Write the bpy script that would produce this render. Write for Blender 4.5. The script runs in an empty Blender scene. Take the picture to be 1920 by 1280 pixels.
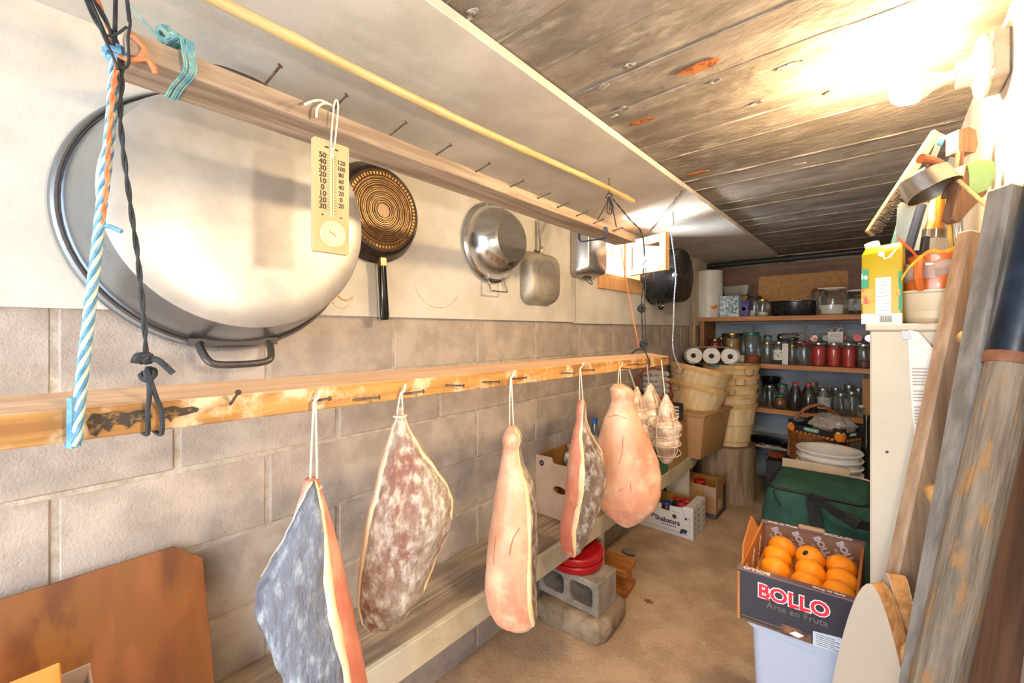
import bpy, bmesh, math, random
from mathutils import Vector, Matrix, noise
from mathutils.geometry import tessellate_polygon
random.seed(7)
sc = bpy.context.scene
col = sc.collection
# ------------------------------------------------------------------ camera
FPX, HZ, CH = 790.0, 619.0, 1.34            # focal length in px (1920 wide), horizon row, eye height
YAW = math.atan2(690, 790)
SN, CS = math.sin(YAW), math.cos(YAW)
CAM = Vector((0, 0, CH))
cd = bpy.data.cameras.new('camera'); co = bpy.data.objects.new('camera', cd); col.objects.link(co)
co.location = CAM; co.rotation_euler = (math.pi/2, 0, YAW)
cd.sensor_width = 36; cd.lens = FPX*36/1920; cd.shift_y = -(640-HZ)/1920; cd.clip_start = .02
sc.camera = co
# ------------------------------------------------------------------ sky (overcast daylight through the door behind and the window)
wd = bpy.data.worlds.new('sky'); sc.world = wd; wd.use_nodes = True
bg = wd.node_tree.nodes['Background']; bg.inputs[0].default_value = (.80, .89, 1, 1); bg.inputs[1].default_value = 3.4
BULB_STRENGTH = 390
fl_ = bpy.data.lights.new('photographers_lamp', 'SPOT'); fl_.energy = 13.5; fl_.color = (1, .84, .66); fl_.shadow_soft_size = .03; fl_.spot_size = math.radians(165); fl_.spot_blend = 1
fo = bpy.data.objects.new('photographers_lamp', fl_); col.objects.link(fo); fo.location = (.10, .31, 1.47); fo.rotation_euler = Vector((-.85, .53, -.08)).to_track_quat('-Z', 'Y').to_euler()
sc.view_settings.view_transform = 'Standard'; sc.view_settings.look = 'None'
sc.view_settings.gamma = 1; sc.view_settings.exposure = 1.42; sc.view_settings.use_curve_mapping = False
pl = bpy.data.lights.new('door_portal', 'AREA'); pl.shape = 'RECTANGLE'; pl.size = 1.2; pl.size_y = 1.95; pl.cycles.is_portal = True
po = bpy.data.objects.new('door_portal', pl); col.objects.link(po); po.location = (-.55, -.72, .98); po.rotation_euler = (math.pi/2, 0, math.pi)
al = bpy.data.lights.new('sunlit_ground_outside_window', 'AREA'); al.shape = 'RECTANGLE'; al.size = .8; al.size_y = .5; al.energy = 190; al.color = (.93, .97, 1)
ao = bpy.data.objects.new('sunlit_ground_outside_window', al); col.objects.link(ao); ao.location = (-2.0, 2.35, 1.42); ao.rotation_euler = Vector((.85, .05, .42)).to_track_quat('-Z', 'Y').to_euler()
sl = bpy.data.lights.new('bright_sky_outside_window', 'AREA'); sl.shape = 'RECTANGLE'; sl.size = 1.2; sl.size_y = .9; sl.energy = 180; sl.color = (.86, .93, 1)
so = bpy.data.objects.new('bright_sky_outside_window', sl); col.objects.link(so); so.location = (-2.5, 2.3, 2.25); so.rotation_euler = Vector((1, .2, -.42)).to_track_quat('-Z', 'Y').to_euler()
# ------------------------------------------------------------------ pixel -> place
def R(px, py):
    r = (px-960)/FPX
    return Vector((r*CS-SN, r*SN+CS, (HZ-py)/FPX))
def PX(px, py, X): r = R(px, py); return CAM + r*(X/r.x)
def PY(px, py, Y): r = R(px, py); return CAM + r*(Y/r.y)
def PZ(px, py, Z): r = R(px, py); return CAM + r*((Z-CH)/r.z)
def PF(px, py, t): return CAM + R(px, py)*t
# ------------------------------------------------------------------ mesh builder
def V(*a): return Vector(a)
def lin(h):
    h = h.lstrip('#'); o = []
    for i in (0, 2, 4):
        c = int(h[i:i+2], 16)/255
        o.append(c/12.92 if c <= .04045 else ((c+.055)/1.055)**2.4)
    return (*o, 1)
class MB:
    def __init__(s): s.v = []; s.f = []
    def add(s, vs, fs, M=None):
        n = len(s.v)
        s.v += [(M @ Vector(v)) if M else Vector(v) for v in vs]
        s.f += [tuple(i+n for i in f) for f in fs]
        return s
    def box(s, a, b, M=None):
        (x0, y0, z0), (x1, y1, z1) = a, b
        return s.add([(x0,y0,z0),(x1,y0,z0),(x1,y1,z0),(x0,y1,z0),(x0,y0,z1),(x1,y0,z1),(x1,y1,z1),(x0,y1,z1)],
            [(3,2,1,0),(4,5,6,7),(0,1,5,4),(1,2,6,5),(2,3,7,6),(3,0,4,7)], M)
    def hexa(s, p):   # 8 points, bottom ring then top ring
        return s.add(p, [(3,2,1,0),(4,5,6,7),(0,1,5,4),(1,2,6,5),(2,3,7,6),(3,0,4,7)])
    def loft(s, rings, closed=True, caps=True, M=None):
        n = len(rings[0]); vs = [p for r in rings for p in r]; fs = []
        for i in range(len(rings)-1):
            for j in range(n if closed else n-1):
                k = (j+1) % n
                fs.append((i*n+j, i*n+k, (i+1)*n+k, (i+1)*n+j))
        if caps and closed:
            fs.append(tuple(range(n))[::-1]); fs.append(tuple((len(rings)-1)*n+j for j in range(n)))
        return s.add(vs, fs, M)
    def lathe(s, prof, n=24, M=None, caps=True):
        rings = [[(max(r, 1e-5)*math.cos(2*math.pi*j/n), max(r, 1e-5)*math.sin(2*math.pi*j/n), z) for j in range(n)] for r, z in prof]
        return s.loft(rings, True, caps, M)
    def tube(s, path, r, n=8, M=None, closed=False):
        P = [Vector(p) for p in path]; m = len(P); rr = r if hasattr(r, '__len__') else [r]*m
        T = []
        for i in range(m):
            a = P[(i-1) % m] if closed or i else P[0]; b = P[(i+1) % m] if closed or i < m-1 else P[-1]
            t = b-a
            T.append(t.normalized() if t.length > 1e-9 else Vector((0, 0, 1)))
        u = T[0].orthogonal().normalized(); rings = []
        for i in range(m):
            u = u - T[i]*u.dot(T[i]); u = u.normalized() if u.length > 1e-6 else T[i].orthogonal().normalized(); w = T[i].cross(u)
            rings.append([P[i] + (u*math.cos(2*math.pi*j/n) + w*math.sin(2*math.pi*j/n))*rr[i] for j in range(n)])
        if closed: rings.append(rings[0])
        return s.loft(rings, True, not closed, M)
    def ribbon(s, path, wd, w, t, M=None):
        P = [Vector(p) for p in path]; rings = []
        for i, p in enumerate(P):
            tg = (P[min(i+1, len(P)-1)]-P[max(i-1, 0)]).normalized(); a = Vector(wd).normalized(); nn = tg.cross(a).normalized()
            rings.append([p+a*w/2+nn*t/2, p-a*w/2+nn*t/2, p-a*w/2-nn*t/2, p+a*w/2-nn*t/2])
        return s.loft(rings, True, True, M)
    def prism(s, loops, h, M=None):   # loops: outline (+holes) in xy, extruded 0..h along z
        if not hasattr(loops[0][0], '__len__'): loops = [loops]
        tri = tessellate_polygon([[Vector((p[0], p[1], 0)) for p in l] for l in loops])
        flat = [p for l in loops for p in l]; n = len(flat)
        vs = [(p[0], p[1], 0) for p in flat] + [(p[0], p[1], h) for p in flat]; fs = []
        for t in tri: fs.append(tuple(t)); fs.append(tuple(i+n for i in t[::-1]))
        o = 0
        for l in loops:
            m = len(l)
            for j in range(m): k = (j+1) % m; fs.append((o+j, o+k, o+k+n, o+j+n))
            o += m
        return s.add(vs, fs, M)
    def ball(s, c, r, n=16, m=10, M=None, sq=(1, 1, 1)):
        rings = []
        for i in range(m+1):
            a = -math.pi/2 + math.pi*i/m; rr = max(math.cos(a), 1e-4)*r
            rings.append([(c[0]+rr*math.cos(2*math.pi*j/n)*sq[0], c[1]+rr*math.sin(2*math.pi*j/n)*sq[1], c[2]+r*math.sin(a)*sq[2]) for j in range(n)])
        return s.loft(rings, True, True, M)
    def mesh(s, name, bevel=0, seg=1, smooth=35, jit=0, js=10, sub=0):
        bm = bmesh.new(); vv = [bm.verts.new(v) for v in s.v]
        for f in s.f:
            try: bm.faces.new([vv[i] for i in f])
            except ValueError: pass
        bmesh.ops.recalc_face_normals(bm, faces=bm.faces)
        if bevel: bmesh.ops.bevel(bm, geom=[e for e in bm.edges if len(e.link_faces) == 2 and e.calc_face_angle(0) > .6], offset=bevel, segments=seg, profile=.5, affect='EDGES', clamp_overlap=True)
        if sub: bmesh.ops.subdivide_edges(bm, edges=bm.edges[:], cuts=sub, use_grid_fill=True)
        if jit:
            bm.normal_update()
            for v in bm.verts: v.co += v.normal*noise.noise(v.co*js)*jit
        me = bpy.data.meshes.new(name); bm.to_mesh(me); bm.free()
        if smooth:
            me.polygons.foreach_set('use_smooth', [True]*len(me.polygons)); me.set_sharp_from_angle(angle=math.radians(smooth))
        return me
WM = {}
def mk(name, me, m=None):
    o = bpy.data.objects.new(name, me); col.objects.link(o)
    if m and me and not me.materials: me.materials.append(m)
    return o
def tag(o, label=None, cat=None, group=None, kind=None):
    if label: o['label'] = label
    if cat: o['category'] = cat
    if group: o['group'] = group
    if kind: o['kind'] = kind
    return o
def thing(name, label, cat, loc=(0, 0, 0), rz=0, group=None, M=None, kind=None):
    o = bpy.data.objects.new(name, None); col.objects.link(o); o.empty_display_size = .05
    M = M or Matrix.Translation(loc) @ Matrix.Rotation(rz, 4, 'Z')
    o.matrix_world = M; WM[o] = M.copy()
    return tag(o, label, cat, group, kind)
def part(name, mb, m, parent, w=0, label=None, bevel=0, seg=1, smooth=35, M=None, kind=None, **k):
    me = mb if isinstance(mb, bpy.types.Mesh) else mb.mesh(name, bevel, seg, smooth, **k)
    if w: me.transform(WM[parent].inverted())
    o = mk(name, me, m); o.parent = parent
    if M: o.matrix_local = M
    WM[o] = WM[parent] @ (M or Matrix())
    return tag(o, label, kind=kind)
def solo(name, mb, m, label=None, cat=None, group=None, kind=None, bevel=0, seg=1, smooth=35, base=None, **k):
    me = mb.mesh(name, bevel, seg, smooth, **k)
    if base is None:
        xs = [v.co for v in me.vertices]
        base = V((min(c.x for c in xs)+max(c.x for c in xs))/2, (min(c.y for c in xs)+max(c.y for c in xs))/2, min(c.z for c in xs))
    T = Matrix.Translation(base); me.transform(T.inverted())
    o = mk(name, me, m); o.matrix_world = T; WM[o] = T
    return tag(o, label, cat, group, kind)
def dup(o, M, label=None, parent=None):
    c = o.copy(); col.objects.link(c)
    if parent is None:
        c.matrix_world = M; WM[c] = M.copy()
        if label: c['label'] = label
    else: c.parent = parent
    for ch in KIDS(o): dup(ch, None, None, c)
    return c
def KIDS(o): return [x for x in bpy.data.objects if x.parent is o]
def frame(a, b, xd=(1, 0, 0)):    # z along a->b, x near xd
    a, b = Vector(a), Vector(b); z = (b-a).normalized(); x = Vector(xd); x = (x-z*x.dot(z)).normalized(); y = z.cross(x)
    return Matrix.Translation(a) @ Matrix((x, y, z)).transposed().to_4x4(), (b-a).length
def axes(o, x, y):                # origin, x axis, y axis (orthonormalised)
    x = Vector(x).normalized(); y = Vector(y); y = (y-x*y.dot(x)).normalized(); z = x.cross(y)
    return Matrix.Translation(Vector(o)) @ Matrix((x, y, z)).transposed().to_4x4()
def rrect(w, h, r, n=5, cx=0, cy=0):
    o = []
    for sx, sy, a0 in ((1, 1, 0), (-1, 1, 90), (-1, -1, 180), (1, -1, 270)):
        for i in range(n+1):
            a = math.radians(a0+90*i/n); o.append((cx+sx*(w/2-r)+r*math.cos(a), cy+sy*(h/2-r)+r*math.sin(a)))
    return o
def ell(a, b, n=20, cx=0, cy=0): return [(cx+a*math.cos(2*math.pi*i/n), cy+b*math.sin(2*math.pi*i/n)) for i in range(n)]
def smoothpath(P, n=6):
    P = [Vector(p) for p in P]; o = []
    for i in range(len(P)-1):
        a, b, c, d = P[max(i-1, 0)], P[i], P[i+1], P[min(i+2, len(P)-1)]
        for k in range(n):
            t = k/n; o.append(.5*((2*b)+(c-a)*t+(2*a-5*b+4*c-d)*t*t+(3*b-a-3*c+d)*t**3))
    return o+[P[-1]]
def text(parent, s, size, m, M, name='lettering', bold=0, ext=.0004, align='CENTER', sx=1, w=0):
    c = bpy.data.curves.new('t', 'FONT'); c.body = s; c.size = size; c.align_x = align; c.align_y = 'CENTER'; c.extrude = ext; c.offset = bold; c.resolution_u = 3
    o = bpy.data.objects.new('t', c); col.objects.link(o)
    bpy.context.view_layer.update()
    me = bpy.data.meshes.new_from_object(o.evaluated_get(bpy.context.evaluated_depsgraph_get()))
    bpy.data.objects.remove(o); bpy.data.curves.remove(c)
    me.transform((M @ Matrix.Diagonal((sx, 1, 1, 1)))); me.materials.clear()
    if w: me.transform(WM[parent].inverted())
    return part(name, me, m, parent)
# ------------------------------------------------------------------ materials
MATS = {}
def mat(name, c1, c2=None, sc_=8, rough=.6, metal=0, bump=0, bs=None, st=(1, 1, 1), det=5, lo=.35, hi=.65, c3=None, s3=2, lo3=.5, hi3=.65, spec=.5, emit=None, es=0, sss=0, rnd=0, coat=0, st3=(1, 1, 1), bdet=4, bd=.01):
    if name in MATS: return MATS[name]
    m = bpy.data.materials.new(name); m.use_nodes = True; t = m.node_tree; N, L = t.nodes, t.links; b = N['Principled BSDF']
    b.inputs['Roughness'].default_value = rough; b.inputs['Metallic'].default_value = metal; b.inputs['Specular IOR Level'].default_value = spec
    b.inputs['Base Color'].default_value = lin(c1)
    if coat: b.inputs['Coat Weight'].default_value = coat
    if sss: b.inputs['Subsurface Weight'].default_value = sss; b.inputs['Subsurface Scale'].default_value = .01
    if emit: b.inputs['Emission Color'].default_value = lin(emit); b.inputs['Emission Strength'].default_value = es
    tc = N.new('ShaderNodeTexCoord')
    def nz(scale, stretch, d):
        mp = N.new('ShaderNodeMapping'); mp.inputs['Scale'].default_value = stretch; L.new(tc.outputs['Object'], mp.inputs['Vector'])
        if rnd:
            oi = N.new('ShaderNodeObjectInfo'); mu = N.new('ShaderNodeMath'); mu.operation = 'MULTIPLY'; mu.inputs[1].default_value = 37; L.new(oi.outputs['Random'], mu.inputs[0]); L.new(mu.outputs[0], mp.inputs['Location'])
        n = N.new('ShaderNodeTexNoise'); n.inputs['Scale'].default_value = scale; n.inputs['Detail'].default_value = d; n.inputs['Roughness'].default_value = .6
        L.new(mp.outputs[0], n.inputs['Vector']); return n.outputs['Fac']
    cur = None
    def mixin(f, lo, hi, a, bcol):
        mr = N.new('ShaderNodeMapRange'); mr.inputs['From Min'].default_value = lo; mr.inputs['From Max'].default_value = hi; mr.interpolation_type = 'SMOOTHSTEP'; L.new(f, mr.inputs['Value'])
        mx = N.new('ShaderNodeMix'); mx.data_type = 'RGBA'; L.new(mr.outputs[0], mx.inputs['Factor'])
        if isinstance(a, tuple): mx.inputs['A'].default_value = a
        else: L.new(a, mx.inputs['A'])
        mx.inputs['B'].default_value = bcol; return mx.outputs['Result']
    if c2: cur = mixin(nz(sc_, st, det), lo, hi, lin(c1), lin(c2))
    if c3: cur = mixin(nz(s3, st3, 6), lo3, hi3, cur or lin(c1), lin(c3))
    if rnd:
        oi = N.new('ShaderNodeObjectInfo'); mr = N.new('ShaderNodeMapRange'); mr.inputs['To Min'].default_value = 1-rnd; mr.inputs['To Max'].default_value = 1+rnd; L.new(oi.outputs['Random'], mr.inputs['Value'])
        hs = N.new('ShaderNodeHueSaturation'); L.new(mr.outputs[0], hs.inputs['Value'])
        if cur: L.new(cur, hs.inputs['Color'])
        else: hs.inputs['Color'].default_value = lin(c1)
        cur = hs.outputs['Color']
    if cur: L.new(cur, b.inputs['Base Color'])
    if bump:
        bp = N.new('ShaderNodeBump'); bp.inputs['Strength'].default_value = bump; bp.inputs['Distance'].default_value = bd
        L.new(nz(bs or sc_*3, st, bdet), bp.inputs['Height']); L.new(bp.outputs[0], b.inputs['Normal'])
    MATS[name] = m; return m
def glassmat(name, tint='#f2f5f4', refl=.1, rough=.03, fac=.5, diff=0, dcol='#e6e2dc'):
    if name in MATS: return MATS[name]
    m = bpy.data.materials.new(name); m.use_nodes = True; t = m.node_tree; N, L = t.nodes, t.links; N.remove(N['Principled BSDF'])
    tr = N.new('ShaderNodeBsdfTransparent'); tr.inputs[0].default_value = lin(tint)
    gl = N.new('ShaderNodeBsdfGlossy'); gl.inputs['Roughness'].default_value = rough; gl.inputs[0].default_value = (.95, .97, 1, 1)
    lw = N.new('ShaderNodeLayerWeight'); lw.inputs['Blend'].default_value = fac
    ad = N.new('ShaderNodeMath'); ad.operation = 'MULTIPLY_ADD'; ad.inputs[1].default_value = .8; ad.inputs[2].default_value = refl; ad.use_clamp = True
    L.new(lw.outputs['Fresnel'], ad.inputs[0]); mx = N.new('ShaderNodeMixShader')
    L.new(ad.outputs[0], mx.inputs[0]); L.new(tr.outputs[0], mx.inputs[1]); L.new(gl.outputs[0], mx.inputs[2]); out = mx
    if diff:
        df = N.new('ShaderNodeBsdfDiffuse'); df.inputs[0].default_value = lin(dcol); out = N.new('ShaderNodeMixShader'); out.inputs[0].default_value = diff
        L.new(mx.outputs[0], out.inputs[1]); L.new(df.outputs[0], out.inputs[2])
    L.new(out.outputs[0], N['Material Output'].inputs['Surface'])
    MATS[name] = m; return m
FOAM = mat('foam_board', '#cdc7bc', '#bdb6a9', 5, .8, bump=.12, bs=60, c3='#bfae90', s3=3, lo3=.62, hi3=.8)
FOAMC = mat('foam_ceiling', '#cbc4b8', '#b9b1a4', 4, .8, bump=.15, bs=50)
BLOCK = mat('concrete_block', '#b3a598', '#9c8f83', 9, .9, bump=.35, bs=170, c3='#7c7068', s3=3.0, lo3=.52, hi3=.85, rnd=.05)
MORTAR = mat('mortar', '#b6aa99', '#9f9383', 30, .95, bump=.4, bs=90)
CEIL = mat('board_marked_concrete', '#8c8175', '#6f6559', 6, .9, bump=.7, bs=34, st=(.8, 1.7, 1), c3='#a79d90', s3=14, lo3=.50, hi3=.8, rnd=.04, st3=(.7, 1.6, 1), bdet=8)
FLOOR = mat('concrete_floor', '#c2a587', '#a88c70', 5, .85, bump=.4, bs=60, c3='#cdbda8', s3=3, lo3=.56, hi3=.75)
WHITEW = mat('white_painted_wall', '#d9d3c8', '#c8c0b2', 4, .8, bump=.2, bs=50)
BACKW = mat('blue_grey_painted_block', '#a6b1bc', '#8f9ba8', 4, .85, bump=.3, bs=60, rnd=.05)
BROWNP = mat('brown_panel', '#7d5a47', '#664433', 3, .6, st=(1, 1, 6))
def woody(name, c1, c2, axis='Y', s=3, rough=.65, c3=None, bump=.15, rnd=0, lo3=.58, hi3=.72, s3=4):
    st = {'X': (1, 14, 14), 'Y': (14, 1, 14), 'Z': (14, 14, 1)}[axis]
    return mat(name, c1, c2, s, rough, bump=bump, bs=s*2.2, st=st, c3=c3, s3=s3, lo3=lo3, hi3=hi3, rnd=rnd)
W_UP = woody('weathered_beam', '#a8937d', '#806b57', c3='#b9a389')
W_LOW = woody('stained_beam', '#b98848', '#8f6230', c3='#d2bc9a', s3=16, lo3=.48, hi3=.68)
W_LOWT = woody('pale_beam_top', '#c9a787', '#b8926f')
W_SHELF = woody('shelf_pine', '#c98f5e', '#b17847', 'X')
W_BENCH = woody('bench_plank', '#a08d76', '#786655', c3='#5f5246', lo3=.6, hi3=.75)
W_FASC = mat('worn_cream_paint', '#cfc3a8', '#b9ab8f', 6, .6, bump=.1, c3='#8d7a62', s3=9, lo3=.63, hi3=.72)
PLY = mat('stained_plywood', '#95582a', '#6b3a18', 5, .36, st=(1, 2.4, .5), c3='#84501f', s3=9, lo3=.45, hi3=.6, st3=(1, 1.6, .6), det=2)
NAIL = mat('rusty_nail', '#6b5648', '#4a3a30', 60, .6, metal=.6)
STEEL = mat('steel', '#c9c9c9', rough=.18, metal=1)
STEELB = mat('brushed_steel', '#bdbbb7', '#a9a7a3', 30, .32, metal=1, st=(1, 20, 1))
ALU = mat('scuffed_aluminium', '#c2bfba', '#b0aca6', 9, .42, metal=.75, bump=.05, bs=14, c3='#ab9f93', s3=7, lo3=.64, hi3=.76)
ALUD = mat('dull_aluminium', '#a3a8ae', '#8d9298', 5, .3, metal=1)
ALUG = mat('old_cast_aluminium', '#b3aa9c', '#9c9283', 8, .5, metal=.55, bump=.15, bs=50, c3='#7d6248', s3=6, lo3=.68, hi3=.76)
DARKH = mat('dark_handle', '#3f3b3a', '#585049', 6, .4, metal=.4)
BLACK = mat('black_enamel', '#16171a', '#0c0d10', 4, .16, spec=.6)
SPECK = mat('speckled_black_enamel', '#1c1d20', '#2b2c30', 40, .22, bump=.12, bs=30, c3='#a8b2bd', s3=140, lo3=.74, hi3=.78)
BLACKM = mat('matt_black', '#201f20', '#2c2a29', 5, .5)
CARD = mat('kraft_card', '#b58a5c', '#a47a4e', 4, .8, bump=.04)
CARDP = mat('pale_kraft_card', '#b99a80', '#a98a70', 4, .8, bump=.04)
CARDI = mat('inner_kraft', '#b9803f', '#a3702f', 4, .85)
WHITEP = mat('white_plastic', '#e2e1dd', rough=.4)
WHITEC = mat('white_card', '#e4e2de', '#d6d3cd', 6, .7)
CREAM = mat('cream_paint', '#bfb4a0', '#b5a993', 3, .5, c3='#a08a6c', s3=9, lo3=.72, hi3=.8)
STRING = mat('white_twine', '#e2d6c4', '#cdbda8', 90, .9)
ROPEB = mat('blue_rope', '#5f95b4', '#cfd3b8', 26, .85, st=(1, 1, 1.2), lo=.48, hi=.54, bump=.4, bs=60)
ROPET = mat('teal_rope', '#4f8fa0', '#8fb1a0', 40, .85, bump=.3)
ROPEO = mat('orange_rope', '#d58a62', '#c66f42', 30, .85)
ROPEK = mat('black_cord', '#33373c', '#1d2023', 40, .75, bump=.3)
ROPEL = mat('pale_blue_cord', '#9fb6d6', '#dfe5ea', 60, .8)
BAMB = mat('bamboo', '#d2ba88', '#c0a36c', 5, .45, st=(14, 1, 14))
BASK = woody('basket_slat', '#e3cda4', '#d2b688', 'Z', 2, rnd=.10)
BASKH = woody('basket_hoop', '#d9b67e', '#c7a166', 'X', 2)
WICK = mat('red_brown_wicker', '#8a4726', '#6a3219', 30, .5, bump=.3)
BARK = mat('stump_side', '#a48a70', '#836a53', 4, .9, st=(7, 7, 1), bump=.5, bs=7)
STUMPT = mat('stump_top', '#94795c', '#755c43', 6, .9)
GREENB = mat('green_canvas', '#24564a', '#1b4439', 9, .75, bump=.2, bs=300)
BLACKS = mat('black_strap', '#16181c', '#22252b', 60, .7)
TANP = mat('tan_plastic', '#b98f62', '#ab8256', 2, .5)
ORANGE = mat('orange_peel', '#fb9a1a', '#f38c0e', 5, .4, bump=.12, bs=260, spec=.4)
GLASS = glassmat('jar_glass', refl=.03, fac=.34, diff=.03)
GLASSG = glassmat('green_glass', '#b9cdb8', .08)
CLEARP = glassmat('clear_plastic', '#eef0f0', .08, .12, .4, .12)
FILM = glassmat('plastic_film', '#eeebe8', .08, .18, .4, .3)
PANE = glassmat('window_pane', '#dfe8ee', .12)
SILV = mat('lid_silver', '#b9b6b0', rough=.3, metal=1)
GOLD = mat('lid_gold', '#b9923f', rough=.32, metal=1)
REDL = mat('lid_red', '#c8191d', rough=.35)
GREENL = mat('lid_green', '#1f6b4c', rough=.4)
BLUEL = mat('lid_blue', '#1d3fa0', rough=.4)
SAUCE = mat('tomato_sauce', '#cf2119', '#b81a13', 12, .4)
DARKW = mat('dark_juice', '#170a10', '#0e0609', 5, .25)
INKB = mat('print_black', '#1f1c1e', rough=.7)
INKW = mat('print_white', '#efeae2', rough=.7)
INKR = mat('print_red', '#d8203a', rough=.6)
# ================================================================== ROOM
XL, XR, YB, YN, ZC = -1.284, .205, 4.44, -.72, 2.018
WY0, WY1, WZ0, WZ1 = 2.27, 2.80, 1.665, 1.915          # window opening in the left wall
def S(name, mb, m, **k): return solo(name, mb, m, kind='structure', base=V(0, 0, 0), **k)
S('floor', MB().box((XL-.2, YN-1.2, -.1), (XR+.15, YB+.15, 0)), FLOOR)
b = MB()
for y0, y1, z0, z1 in ((YN-.1, YB+.12, 0, WZ0), (YN-.1, YB+.12, WZ1, ZC+.1), (YN-.1, WY0, WZ0, WZ1), (WY1, YB+.12, WZ0, WZ1)):
    b.box((XL-.2, y0, z0), (XL+.0045, y1, z1))
wl = S('wall_left', b, MORTAR)
bl = {}
def blockmesh(n): 
    k = round(n, 3)
    if k not in bl: bl[k] = MB().box((0, -n/2, -.0955), (.022, n/2, .0955)).mesh('block', .004, 1)
    return bl[k]
for r in range(7):
    z = .1+.2*r; off = .234 if r % 2 else .434; j = -3
    while True:
        y0, y1 = max(off+.4*j, YN), min(off+.4*(j+1), YB); j += 1
        if y0 >= YB-.03: break
        if y1-y0 < .05: continue
        part('block', blockmesh(round(y1-y0-.010, 3)), BLOCK, wl, M=Matrix.Translation((XL-.014+random.uniform(-.0015, .0015), (y0+y1)/2, z)))
# foam boards on the wall, cut round the window
for ys in ((YN+.1, 1.968), (1.972, 4.40)):
    b = MB(); zb = 1.385 if ys[0] < 0 else 1.378
    if ys[0] < 0: b.box((XL+.005, ys[0], zb), (XL+.027, ys[1], 1.99))
    else:
        M_ = axes((XL+.005, 0, 0), (0, 1, 0), (0, 0, 1))
        b.prism([[(ys[0], zb), (ys[1], zb+.004), (ys[1], 1.99), (ys[0], 1.99)], [(WY0, WZ0), (WY1, WZ0), (WY1, WZ1), (WY0, WZ1)]], .022, M_)
    part('foam_board', b, FOAM, wl)
STAIN = mat('ring_stain', '#b08a52', '#cdb48a', 40, .9, lo=.4, hi=.6)
def stain(px, py, r, a0, a1, wdt=.004):
    c = PX(px, py, XL+.0272); P = [c+V(0, r*math.cos(math.radians(a)), r*math.sin(math.radians(a))) for a in range(a0, a1+1, 6)]
    part('stain', MB().tube(P, [wdt*(.3+.7*abs(math.sin(i*.9))) for i in range(len(P))], 6, M=Matrix.Translation((c.x, 0, 0)) @ Matrix.Diagonal((.12, 1, 1, 1)) @ Matrix.Translation((-c.x, 0, 0))), STAIN, wl)
stain(822, 520, .115, 200, 335, .0022); stain(648, 545, .03, 215, 325); stain(1082, 575, .02, 200, 340, .004); stain(640, 560, .03, 200, 330, .002)
S('wall_right', MB().box((XR, YN-.1, 0), (XR+.15, YB+.12, ZC+.1)), WHITEW)
wb = S('wall_back', MB().box((XL-.2, YB+.006, 0), (XR+.15, YB+.15, ZC+.1)), MORTAR)
for r in range(8):
    x = XL - (.2 if r % 2 else 0)
    while x < XR-.02:
        x0, x1 = max(x, XL), min(x+.4, XR); x += .4
        if x1-x0 > .04: part('block', MB().box((x0+.005, YB-.012, .2*r+.005), (x1-.005, YB+.012, .2*r+.195)), BACKW, wb, bevel=.004)
part('panel', MB().box((XL+.01, YB-.03, 1.49), (XR-.01, YB-.014, 1.93)), BROWNP, wb)
# near wall with the open doorway behind the camera
b = MB().box((XL-.2, YN-.1, 0), (-1.15, YN, ZC+.1)).box((.05, YN-.1, 0), (XR+.15, YN, ZC+.1)).box((-1.15, YN-.1, 1.955), (.05, YN, ZC+.1))
S('wall_near', b, WHITEW)
ce = S('ceiling', MB().box((XL-.2, YN-.1, ZC+.012), (XR+.15, YB+.15, ZC+.15)), CEIL)
y = .723-.1555*9; k = 0
while y < YB:
    y0, y1 = max(y, YN), min(y+.1555, YB); dz = random.uniform(-.003, .003)
    b = MB(); n = 14; 
    rows = []
    for i, yy in enumerate((y0+.001, (y0*2+y1)/3, (y0+2*y1)/3, y1-.001)):
        rows.append([V(XL-.01+(XR-XL+.02)*j/n, yy, ZC+dz+noise.noise(V(j*.7, yy*9, 3))*.0035) for j in range(n+1)])
    b.loft(rows, False, False); top = [[p+V(0, 0, .02) for p in r] for r in (rows[0], rows[-1])]
    b.loft([rows[0], top[0]], False, False).loft([rows[-1], top[1]], False, False)
    part('board_mark', b, CEIL, ce, smooth=0)
    if k % 3 != 1:
        b = MB(); P = []; rr = []
        x = -.70
        for i in range(24):
            P.append(V(-.72+i*.04, y0+noise.noise(V(i*.6, k, 0))*.004, ZC-.002)); rr.append(max(.0008, .0045*(noise.noise(V(i*.35, k*3, 1))+.25)))
        part('cement_fin', b.tube(P, rr, 6), mat('cement_fin', '#a9a092', '#877d70', 30, .9), ce)
    y += .1555; k += 1
# spalled rusty patches and gravel pockets
RUST = mat('rust_patch', '#b3682c', '#6d3b1c', 40, .9, bump=.5)
def blob(px, py, rx, ry, m, name, h=.003, z=ZC, seed=0):
    c = PZ(px, py, z); n = 16; o = []
    for i in range(n):
        a = 2*math.pi*i/n; q = 1+.45*noise.noise(V(math.cos(a)*1.4, math.sin(a)*1.4, seed)); o.append((rx*q*math.cos(a), ry*q*math.sin(a)))
    part(name, MB().prism(o, h, Matrix.Translation(c-V(0, 0, .006))), m, ce, smooth=0)
blob(1312, 122, .052, .019, RUST, 'rust_patch', seed=1); blob(1202, 225, .04, .014, RUST, 'rust_patch', seed=2); blob(1306, 323, .05, .013, RUST, 'rust_patch', seed=5)
PIT = mat('gravel_pocket', '#c3bcb0', '#4b433b', 60, .95, bump=1, bs=70)
for i, (px, py) in enumerate(((1170, 200), (1150, 215), (1340, 150), (1420, 190), (880, 25), (1180, 120), (1130, 160), (1560, 170), (1480, 120), (1500, 305), (1605, 390), (1450, 440))):
    blob(px, py, .012+.02*random.random(), .006+.008*random.random(), PIT, 'gravel_pocket', seed=10+i)
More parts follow.
